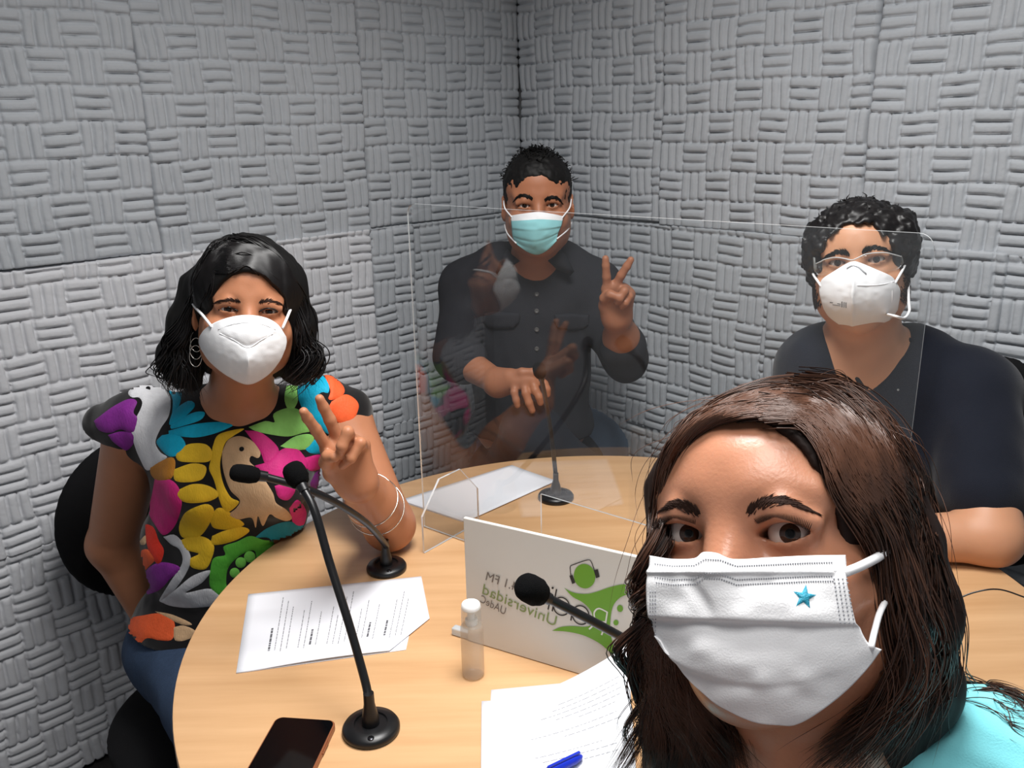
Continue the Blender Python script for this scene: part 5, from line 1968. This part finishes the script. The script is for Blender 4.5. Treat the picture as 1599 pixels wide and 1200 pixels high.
for x0, y0, x1, y1, hh in ((1296, 472.5, 1313, 475.5, 1.0), (1300, 476, 1313, 478, .7), (1314, 471, 1316, 480, 0), (1317.5, 472, 1319, 480.5, 0), (1320.5, 472.5, 1322, 481, 0)):
    if hh:
        q = [(x0, y0 - hh), (x1, y1 - hh), (x1, y1 + hh * .4), (x0, y0 + hh * .4)]
    else:
        q = [(x0, y0), (x1, y0), (x1, y1), (x0, y1)]
    P = [hit(bm3, x, y, .0005) for x, y in q]
    if all(p is not None for p in P):
        m.add(P, [(0, 1, 2, 3)])
m.build('printed_mark', mat('mask_print_grey', (120, 120, 124), rough=.8), mk3)
for sg_, pt, pe, ys in ((-1, (1282, 447), (1273, 432), .010), (1, (1398, 442), (1414, 415), .022)):
    p0 = on_ellipsoid(pt[0], pt[1], E3, R3, mc3, mr3, S3)
    p2 = loc3(sg_ * .081, .080, ys)
    strap_tube('ear_loop', [p0, p0 * .5 + p2 * .5 + R3[:, 0] * sg_ * .007, p2], .0022, mk3, MASKS, 20)
p0 = on_ellipsoid(1385, 491, E3, R3, mc3, mr3, S3)
strap_tube('ear_loop', [p0, at(1398, 494, 1.345), at(1412, 497, 1.375), at(1420, 486, 1.40), at(1419, 470, 1.42), loc3(.080, .080, -.035)], .0022, mk3, MASKS, 26)

# clear safety glasses
def clear_lens(name, fac, col):
    m = acrylic_material()
    m.name = name
    return m


LENS = clear_lens('clear_lens', .1, None)
gl_ = []
lens_c, lens_r = (0, .050, .000), (.0835, .078, .060)
Gt = [(1274, 412), (1281, 409), (1289, 405), (1305, 402), (1320, 404), (1331, 406), (1340, 402.5), (1354, 396.5), (1380, 394.5), (1396, 397.5), (1408, 401)]
Gb = [(1275, 428), (1284, 431), (1296, 426), (1309, 419), (1320, 414), (1332, 411), (1343, 412), (1357, 417), (1378, 424), (1394, 426), (1409, 414)]
rows_ = []
for t in np.linspace(0, 1, 7):
    rows_.append([on_ellipsoid(a[0] * (1 - t) + b[0] * t, a[1] * (1 - t) + b[1] * t, E3, R3, lens_c, lens_r, S3) + fw3 * .006 for a, b in zip(spline(np.array([q + (0,) for q in Gt]), 40), spline(np.array([q + (0,) for q in Gb]), 40))])
gls = grid_surface('safety_glasses', np.array(rows_), LENS, m2, .0015)
strap_tube('top_rim', [on_ellipsoid(x, y, E3, R3, lens_c, lens_r, S3) + fw3 * .0065 for x, y in Gt], .0010, gls, ACR_EDGE, 60)
for sg_, pt in ((-1, (1274, 414)), (1, (1408, 403))):
    p0 = on_ellipsoid(pt[0], pt[1], E3, R3, lens_c, lens_r, S3) + fw3 * .004
    p1 = loc3(sg_ * .082, .085, .018)
    m = MB()
    z = R3[:, 2]
    side = []
    for t in np.linspace(0, 1, 8):
        hgt = .010 * (1 - t) + .0025
        side.append([p0 * (1 - t) + p1 * t + R3[:, 0] * sg_ * .004 * math.sin(math.pi * t) + z * hgt * k for k in (-1, -.3, .3, 1)])
    grid_surface('temple_arm', np.array(side), mat('frosted_clear_plastic', (214, 216, 214), rough=.4, trans=.75), gls, .0015)

# scrubs
NAVY = mat('navy_scrub_cloth', (21, 25, 36), rough=0.85, spec=0.2, sheen=0.1, bump=0.3, bscale=600)
_va, _vb = at(1348, 500, 1.5), at(1349, 606, 1.5)


def _vn(P):
    # a wedge open at the top and closing at the bottom of the V, cut from the front
    z = (P[:, 2] - _vb[2]) / (_va[2] - _vb[2])
    xc = _vb[0] + .022 * z
    d = np.abs(P[:, 0] - xc - .002) - .082 * z
    return np.maximum(np.maximum(d * .85, -(z * .12)), P[:, 1] - 1.56)


vneck = P_fn(_vn, (_va + _vb) / 2 + [0, -.02, 0], .17, k=.003, op='s')
cuff = sR * .30 + eR * .70
scr_ = inflate(torso3, .008) + [P_rc(sR, cuff, .080, .074, k=.03), P_rc(sL, sL * .35 + eL * .65, .074, .070, k=.03)]
scr_ += [vneck, P_ell(at(1348, 535, 1.53), (.062, .10, .05), k=.004, op='s'),
         P_half((0, 0, .60), (0, 0, 1.0), .004), table_cut(.008, .008)]
sc3 = organic('scrub_top', scr_, 0.005, NAVY, m2, disp=folds(.006, 13, 16, (1, 1, .6)))
bs3 = bvh_of(sc3)
NAVY2 = mat('navy_scrub_trim', (14, 17, 26), rough=0.85, spec=0.2)
for sp in ([(1302, 540), (1318, 562), (1334, 585), (1349, 607)], [(1424, 530), (1404, 556), (1378, 582), (1350, 608)]):
    P = [hit(bs3, x, y, .001) for x, y in sp]
    P = [p for p in P if p is not None]
    if len(P) > 2:
        strap_tube('neck_trim', P, .0045, sc3, NAVY2, 30)
p = hit(bs3, 1402, 609, .001)
if p is not None:
    m = MB()
    m.lathe(p, [(0, 0), (.0022, 0), (.0022, .001), (0, .0015)], 10, np.stack([RT, UP, -FW], 1))
    m.build('snap', MATS['silver_metal'], sc3)
jn3 = []
for hx, kx in ((-.08, (.58, 1.58)), (.08, (.79, 1.28))):
    hp = np.array([.80 + hx, 1.565, .55])
    kk = np.array([kx[0] + .02, kx[1] - .22 if hx < 0 else kx[1], .55])
    jn3 += [P_rc(hp, kk, .092, .068, k=.05), P_rc(kk, np.array([kk[0], kk[1] - .03, .10]), .064, .046, k=.04)]
jn3 += [P_ell((.80, 1.57, .575), (.165, .13, .12), k=.06)]
organic('scrub_trousers', jn3, .009, NAVY, m2, disp=folds(.004, 14, 3))
shoe(.60, 1.34, m2)
shoe(.81, 1.26, m2)
office_chair((.84, 1.53, 0), (-.728, -.686), 'black padded office chair behind the man in navy scrubs', np.array([.980, 1.662, .80]), (.19, .23), .20, .428, base_r=.19)
# ================================================================== WOMAN TAKING THE PICTURE (front right)
SKIN4 = mat('skin_warm', (188, 130, 101), rough=0.34, spec=0.6, var=0.06, vscale=40, bump=0.10, bscale=420, sss=0.15)
E4 = CAM + unit(ray(1152, 834)) * 0.535
f4 = unit(CAM - E4)
R4 = frame_from(f4 - 0.51 * RT - 0.02 * UP, UP, -0.105)
S4 = 1.0
loc4 = lambda x, y, z: E4 + R4 @ (np.array([x, y, z]) * S4)
fw4 = -R4[:, 1]
w2 = thing('person', (0.26, 0.30, 0.02), 'nearest woman with long wavy brown hair, white mask with a blue star, turquoise top', 'person')
Y_ = E4[1]
nb = loc4(0, .095, -.05) + np.array([.005, -.015, -.145])
head4 = place(head_prims(ey_w=.0300, ey_h=.0108, top=.028, jaw=.83, ears=False, wide=.88), E4, R4, S4)
shR0, shR1 = at(1462, 1282, Y_ + .09), at(1545, 1242, Y_ + .05)
shL0 = nb + np.array([-.15, -.02, -.11])
torso4 = [P_rc(shR0, shR1, .062, .060, k=.05), P_rc(shR1, at(1660, 1290, Y_ + .02), .060, .054, k=.04), P_rc(nb + [0, 0, -.05], shR0, .075, .066, k=.06), P_rc(nb + [0, 0, -.05], shL0, .075, .060, k=.06)]
elA, hdA = np.array([.075, .36, .93]), np.array([.050, .130, 1.09])
elB, hdB = np.array([.545, .44, .845]), np.array([.36, .17, .665])
fing = [([hdA + [.012 * i - .018, -.010, .055], hdA + [.012 * i - .018, -.022, .085], hdA + [.012 * i - .017, -.010, .105]], [.0088, .008, .007]) for i in range(4)] + [([hdA + [-.030, .004, .02], hdA + [-.042, -.008, .05], hdA + [-.036, -.016, .075]], [.0115, .0098, .008])]
fingB = [([hdB + [.016 * i - .03, -.075, -.012], hdB + [.016 * i - .032, -.115, -.016], hdB + [.016 * i - .034, -.145, -.030]], [.009, .0082, .0072]) for i in range(4)] + [([hdB + [-.035, -.03, 0], hdB + [-.055, -.065, -.01], hdB + [-.055, -.09, -.018]], [.0115, .0098, .008])]
arms4 = [P_rc(shL0, elA, .050, .042, k=.03), P_rc(elA, hdA, .040, .026, k=.02), P_rc(at(1660, 1290, Y_ + .02), elB, .052, .043, k=.03), P_rc(elB, hdB, .041, .027, k=.02)] + hand_prims(hdA, .024, fing, palm_r=.012) + hand_prims(hdB, .024, fingB, palm_r=.012)
low4 = [P_rc(nb + [.03, -.05, -.14], np.array([.24, .33, .60]), .10, .13, k=.06)]
body4 = organic('body', head4 + [P_rc(loc4(0, .085, -.07), nb, .048, .054, k=.03)] + inflate(torso4, -.008) + arms4 + [table_cut()], 0.0020, SKIN4, w2)
eyes(E4, R4, S4, w2)
bv4 = bvh_of(body4)
print('eyes front', topx([loc4(-.0315, -.012, 0), loc4(.0315, -.012, 0)]).round(0).tolist())
print('eyes', [topx([e + r[:, 0] * -.0315 * s_, e + r[:, 0] * .0315 * s_]).round(0).tolist() for e, r, s_ in ((E1, R1, S1), (E2, R2, S2), (E3, R3, S3))])
for sp in ([(1093, 805), (1074, 793), (1055, 789), (1036, 795)], [(1166, 804), (1186, 789), (1210, 783), (1240, 787), (1272, 799)]):
    V, F = brow_hairs(bv4, sp, 9, 420, 15, 0.00030, 8, .8)
    link('eyebrow', mesh_np('eyebrow', V, F, True), BROW, w2)
# eyelashes along the upper lids
for q in (-1, 1):
    out = []
    for t in np.linspace(-.95, .95, 46):
        x = q * .0315 + t * .0145
        zt = .0108 * .6 * max(0, 1 - t * t) ** .75
        a = loc4(x, -.0152 * math.cos(t * .75) + .002, zt + .0002)
        b = loc4(x + t * .003, -.0195 * math.cos(t * .7) + .001, zt + .0022)
        c = loc4(x + t * .005, -.0215 * math.cos(t * .7) + .001, zt + .0052)
        out.append(spline([a, b, c], 6))
    V, F = strands(np.array(out), .00028)
    link('eyelashes', mesh_np('eyelashes', V, F, True), BLACKHAIR, w2)

# ---- pleated mask with a star
mc4, mr4 = (0, .046, -.050), (.080, .106, .090)
top_c = [(1013, 868), (1050, 873), (1085, 872), (1101, 862.5), (1125, 863.5), (1150, 873), (1200, 871), (1260, 868), (1321, 867)]
bot_c = [(1026, 1002), (1045, 1035), (1080, 1075), (1120, 1105), (1170, 1128), (1215, 1134), (1245, 1132), (1290, 1105), (1340, 1060), (1375, 1016)]
nu, nv = 121, 97
G = coons(top_c, bot_c, [(1013, 868), (1009, 930), (1014, 985), (1026, 1002)], [(1321, 867), (1326, 920), (1336, 972), (1352, 1004), (1375, 1016)], nu, nv)
W = np.zeros(G.shape[:2] + (3,))
sm = lambda t: 1 / (1 + np.exp(-np.clip(t, -30, 30)))
for a in range(nv):
    for b_ in range(nu):
        x, y = G[a, b_]
        u, v = b_ / (nu - 1), a / (nv - 1)
        p = on_ellipsoid(x, y, E4, R4, mc4, mr4, S4)
        f1 = 970 + 10 * (u - .2)                       # first fold
        f2 = 1018 + 60 * math.sin(math.pi * min(1, u * .9)) - 10 * u
        dpt = -.0050 * sm((y - f1) / 1.5) * (1 - .75 * sm((y - f1 - 45) / 14)) - .0035 * sm((y - f2) / 2.0) * (1 - sm((y - f2 - 35) / 10)) * (1 - u)
        dpt += .0022 * math.exp(-((y - 893) / 4.0) ** 2) * (x < 1305)          # nose wire under the cloth
        dpt += .0045 * math.exp(-((x - 1122) / 34) ** 2) * math.exp(-((y - 880) / 40) ** 2)
        dpt += .0012 * vnoise(np.array([[x / 34, y / 26, 1.0]]), 9)[0] + .0016 * vnoise(np.array([[x / 70, y / 60, 4.0]]), 3)[0]
        dpt -= .0022 * math.exp(-((x - 1075 - .5 * (y - 900)) / 12) ** 2) * math.exp(-((y - 930) / 30) ** 2)
        W[a, b_] = p + fw4 * dpt
mk4 = grid_surface('face_mask', W, MASKW, w2, .0012)
bm4 = bvh_of(mk4)
m = MB()
STI = mat('mask_stitch_shade', (160, 162, 168), rough=.85)
rt3 = np.stack([RT, UP, -FW], 1)
def dots(x0, y0f, x1, n, r=.0005):
    for x in np.linspace(x0, x1, n):
        p = hit(bm4, x, y0f(x), .0003)
        if p is not None:
            m.lathe(p, [(0, -.0002), (r, -.0002), (r * .8, .0002), (0, .0002)], 6, rt3)
ytop = lambda x: np.interp(x, [q[0] for q in top_c], [q[1] for q in top_c])
dots(1024, lambda x: ytop(x) + 12, 1298, 74)
dots(1024, lambda x: ytop(x) + 33, 1298, 74)
dots(1026, lambda x: ytop(x) + 41, 1300, 74)
for k in range(12):
    dots(1302 + .9 * k, lambda x, k=k: 905 + 6.2 * k, 1322 + 1.0 * k, 4)
for k in range(12):
    dots(1016, lambda x, k=k: 925 + 6 * k, 1024, 3)
m.build('stitching', STI, mk4)
st = [(1256 + (19 if k % 2 == 0 else 8.2) * math.sin(math.radians(36 * k + 8)), 933 - (20 if k % 2 == 0 else 8.2) * math.cos(math.radians(36 * k + 8))) for k in range(10)]
r = patch(bm4, st, 3, .0004, .0010)
if r is not None:
    link('star', mesh_np('star', r[0], r[1], True), mat('glitter_turquoise', (36, 150, 178), rough=.35, spec=.6, var=.35, vscale=700, bump=.5, bscale=1500), mk4)
p0 = on_ellipsoid(1318, 895, E4, R4, mc4, mr4, S4)
strap_tube('ear_loop', [p0, at(1345, 884, p0[1] + .012), at(1378, 866, p0[1] + .030), at(1398, 846, p0[1] + .048), loc4(.066, .085, .01)], .0026, mk4, MASKS, 30)
p0 = on_ellipsoid(1360, 1012, E4, R4, mc4, mr4, S4)
strap_tube('ear_loop', [p0, at(1366, 985, p0[1] + .014), at(1377, 950, p0[1] + .030), loc4(.066, .085, -.03)], .0018, mk4, MASKS, 20)

# ---- hair: dark mass first, then locks over it
Y4 = E4[1]
hcap = place(hair_cap(.0060, .028, .88) + [P_ell((0, -.036, -.012), (.0630, .100, .085), k=.006, op='s'), P_ell((0, .02, -.13), (.065, .12, .09), k=.01, op='s')], E4, R4, S4)
mass = [P_rc(at(1412, 790, Y4 + .055), at(1416, 850, Y4 + .045), .014, .018, k=.02), P_rc(at(1416, 850, Y4 + .045), at(1422, 950, Y4 + .045), .018, .024, k=.02), P_rc(at(1420, 950, Y4 + .045), at(1428, 1070, Y4 + .055), .026, .028, k=.03),
        P_rc(at(1420, 1070, Y4 + .06), at(1380, 1200, Y4 + .09), .024, .024, k=.03), P_rc(at(1440, 1090, Y4 + .10), at(1560, 1115, Y4 + .13), .016, .014, k=.02),
        P_rc(at(1046, 770, Y4 + .085), at(1040, 900, Y4 + .060), .010, .010, k=.03), P_rc(at(1040, 900, Y4 + .060), at(1042, 1000, Y4 + .045), .010, .010, k=.03), P_rc(at(1042, 1000, Y4 + .045), at(1072, 1100, Y4 + .04), .010, .022, k=.03), P_rc(at(1072, 1100, Y4 + .04), at(1090, 1260, Y4 + .04), .024, .036, k=.03),
        P_rc(at(1085, 1150, Y4 + .045), at(1120, 1260, Y4 + .03), .026, .034, k=.03), P_rc(at(1370, 1090, Y4 + .05), at(1320, 1240, Y4 + .04), .024, .036, k=.03)]
hairS = hcap + mass
organic('hair', hairS, .003, BROWNHAIR2, w2, disp=folds(.0018, 80, 4, (1, 1, .25)))
print('hair side', loc4(-.068, .09, 0)[1] - Y4, loc4(-.060, .05, -.08)[1] - Y4, loc4(.068, .09, 0)[1] - Y4)
oe4 = lambda x, y: on_ellipsoid(x, y, E4, R4, (0, .085, .020), (.0745, .106, .0815), S4)


def hs(x, y, Yd):
    """a point on the head's skin under the pixel, else one at the given depth"""
    p, q = hit(bv4, x, y, .006), at(x, y, Yd)
    return p if p is not None and p[1] < q[1] and Y4 - .08 < p[1] < Y4 + .09 else q


def fan(a, b, ns, n, k, spread, wave, freq, seed, stray, rad, nm, m, tip=1.0, scalp=5, clumps=0, cl=.0016):
    """locks between an outer and an inner guide; the first points lie on the scalp"""
    gs = []
    for t in np.linspace(0, 1, ns):
        g = []
        for i in range(len(a)):
            q = np.array(a[i], float) * (1 - t) + np.array(b[i], float) * t
            g.append(oe4(q[0], q[1]) if i < scalp else hs(q[0], q[1], Y4 + q[2]))
        gs.append(g)
    S = push_out(lock(gs, n, k, spread, wave, freq, seed, stray, tip, clumps, cl), hairS, np.random.default_rng(seed).uniform(.0010, .0042, n), folds(.0018, 80, 4, (1, 1, .25)))
    V, F = strands(S, rad)
    o = link(nm, mesh_np(nm, V, F, True), m, w2)
    tone_attr(o, n, k, 3, seed)
    return o


r0 = [(1250, 598, 0), (1316, 608, 0), (1372, 655, 0), (1414, 722, 0), (1436, 780, .075), (1452, 860, .06), (1462, 950, .06), (1472, 1030, .07), (1470, 1100, .12)]
r1 = [(1188, 650, 0), (1244, 655, 0), (1284, 696, 0), (1308, 756, 0), (1338, 815, .030), (1364, 875, .022), (1382, 980, .022), (1366, 1070, .025), (1270, 1190, .015)]
fan(r0, r1, 9, 1900, 54, .0026, .0055, 2.4, 21, .012, .00042, 'hair_locks', BROWNHAIR, 1.6, 4, 64, .0017)
l0 = [(1240, 599, 0), (1190, 607, 0), (1135, 628, 0), (1088, 662, 0), (1054, 705, 0), (1036, 765, .10), (1035, 830, .075), (1026, 890, .060), (1018, 945, .050), (998, 1000, .042), (1006, 1060, .040), (986, 1120, .04), (966, 1200, .035)]
l1 = [(1190, 648, 0), (1156, 650, 0), (1114, 662, 0), (1080, 690, 0), (1056, 735, 0), (1044, 790, .085), (1040, 850, .070), (1034, 920, .052), (1036, 975, .045), (1048, 1030, .045), (1080, 1085, .03), (1150, 1140, .015), (1200, 1210, .01)]
fan(l0, l1, 7, 1300, 60, .0022, .0100, 2.7, 22, .006, .00045, 'hair_locks', BROWNHAIR, 1.8, 6, 26, .0012)
f0 = [(1440, 1060, .10), (1475, 1062, .10), (1520, 1075, .11), (1565, 1100, .12), (1620, 1140, .13)]
f1 = [(1430, 1110, .09), (1480, 1110, .09), (1520, 1118, .10), (1560, 1128, .11), (1610, 1160, .12)]
fan(f0, f1, 4, 420, 30, .004, .006, 1.6, 23, .008, .00045, 'hair_locks', BROWNHAIR, 1.5, 0, 16, .0022)
# loose single hairs
FLY = mat('loose_brown_hair', (96, 66, 52), rough=.4, spec=.5)
r_ = np.random.default_rng(41)
fl = []
for _ in range(70):
    t = r_.uniform(0, 1)
    g = [np.array(r0[i]) * (1 - t * .4) + np.array(r1[i]) * t * .4 for i in range(len(r0))]
    P = np.array([oe4(q[0], q[1]) if i < 4 else at(q[0], q[1], Y4 + q[2]) for i, q in enumerate(g)])
    i0 = r_.integers(0, 4)
    P = P[i0:i0 + r_.integers(3, 6)]
    s_ = np.linspace(0, 1, len(P))[:, None]
    fl.append(spline(P + r_.normal(0, .010, 3)[None] * s_ + (R4[:, 0] * .006 + UP * .008)[None] * np.sin(s_ * 3.1) * r_.uniform(.2, 1.4), 26))
for _ in range(60):
    t = r_.uniform(0, .5)
    g = [np.array(l0[i]) * (1 - t) + np.array(l1[i]) * t for i in range(len(l0))]
    P = np.array([oe4(q[0], q[1]) if i < 5 else at(q[0], q[1], Y4 + q[2]) for i, q in enumerate(g)])
    i0 = r_.integers(0, 8)
    P = P[i0:i0 + r_.integers(3, 6)]
    s_ = np.linspace(0, 1, len(P))[:, None]
    fl.append(spline(P + r_.normal(0, .012, 3)[None] * s_ + (-R4[:, 0] * .012)[None] * np.sin(s_ * 3.1) * r_.uniform(.2, 1.4), 26))
V, F = strands(np.array(fl), .00022)
link('loose_hairs', mesh_np('loose_hairs', V, F, True), FLY, w2)
strap_tube('hair_wisp', [at(1450, 948, Y4 + .09), at(1480, 942, Y4 + .09), at(1520, 926, Y4 + .09), at(1560, 921, Y4 + .09), at(1605, 935, Y4 + .10)], .0006, w2, BROWNHAIR, 40)

# ---- turquoise top, trousers and shoes
TURQ = mat('turquoise_knit', (122, 205, 214), rough=0.85, spec=0.2, sheen=0.2, bump=0.3, bscale=700)
_eB0 = at(1660, 1290, Y_ + .02)
tq = inflate(torso4 + low4, .006) + [P_rc(shL0, shL0 * .45 + elA * .55, .060, .054, k=.03), P_rc(_eB0, _eB0 * .45 + elB * .55, .062, .056, k=.03)] + [P_rc(nb + [0, 0, .04], nb + [0, 0, -.03], .060, .066, k=.006, op='s'), table_cut()]
organic('top', tq, .004, TURQ, w2, disp=lambda P: .0022 * vnoise(P * np.array([22, 22, 60]), 31) + .0007 * np.sin(P @ (UP * 330 + RT * 90)))
jn4 = [P_ell((.26, .33, .56), (.17, .13, .12), k=.05)]
for sx_ in (-.08, .09):
    jn4 += [P_rc((.26 + sx_, .31, .53), (.22 + sx_ * 1.4, -.10, .53), .09, .068, k=.05), P_rc((.22 + sx_ * 1.4, -.10, .53), (.22 + sx_ * 1.4, -.09, .10), .064, .046, k=.04)]
organic('jeans', jn4, .009, DENIM, w2)
shoe(.108, -.08, w2)
shoe(.346, -.08, w2)
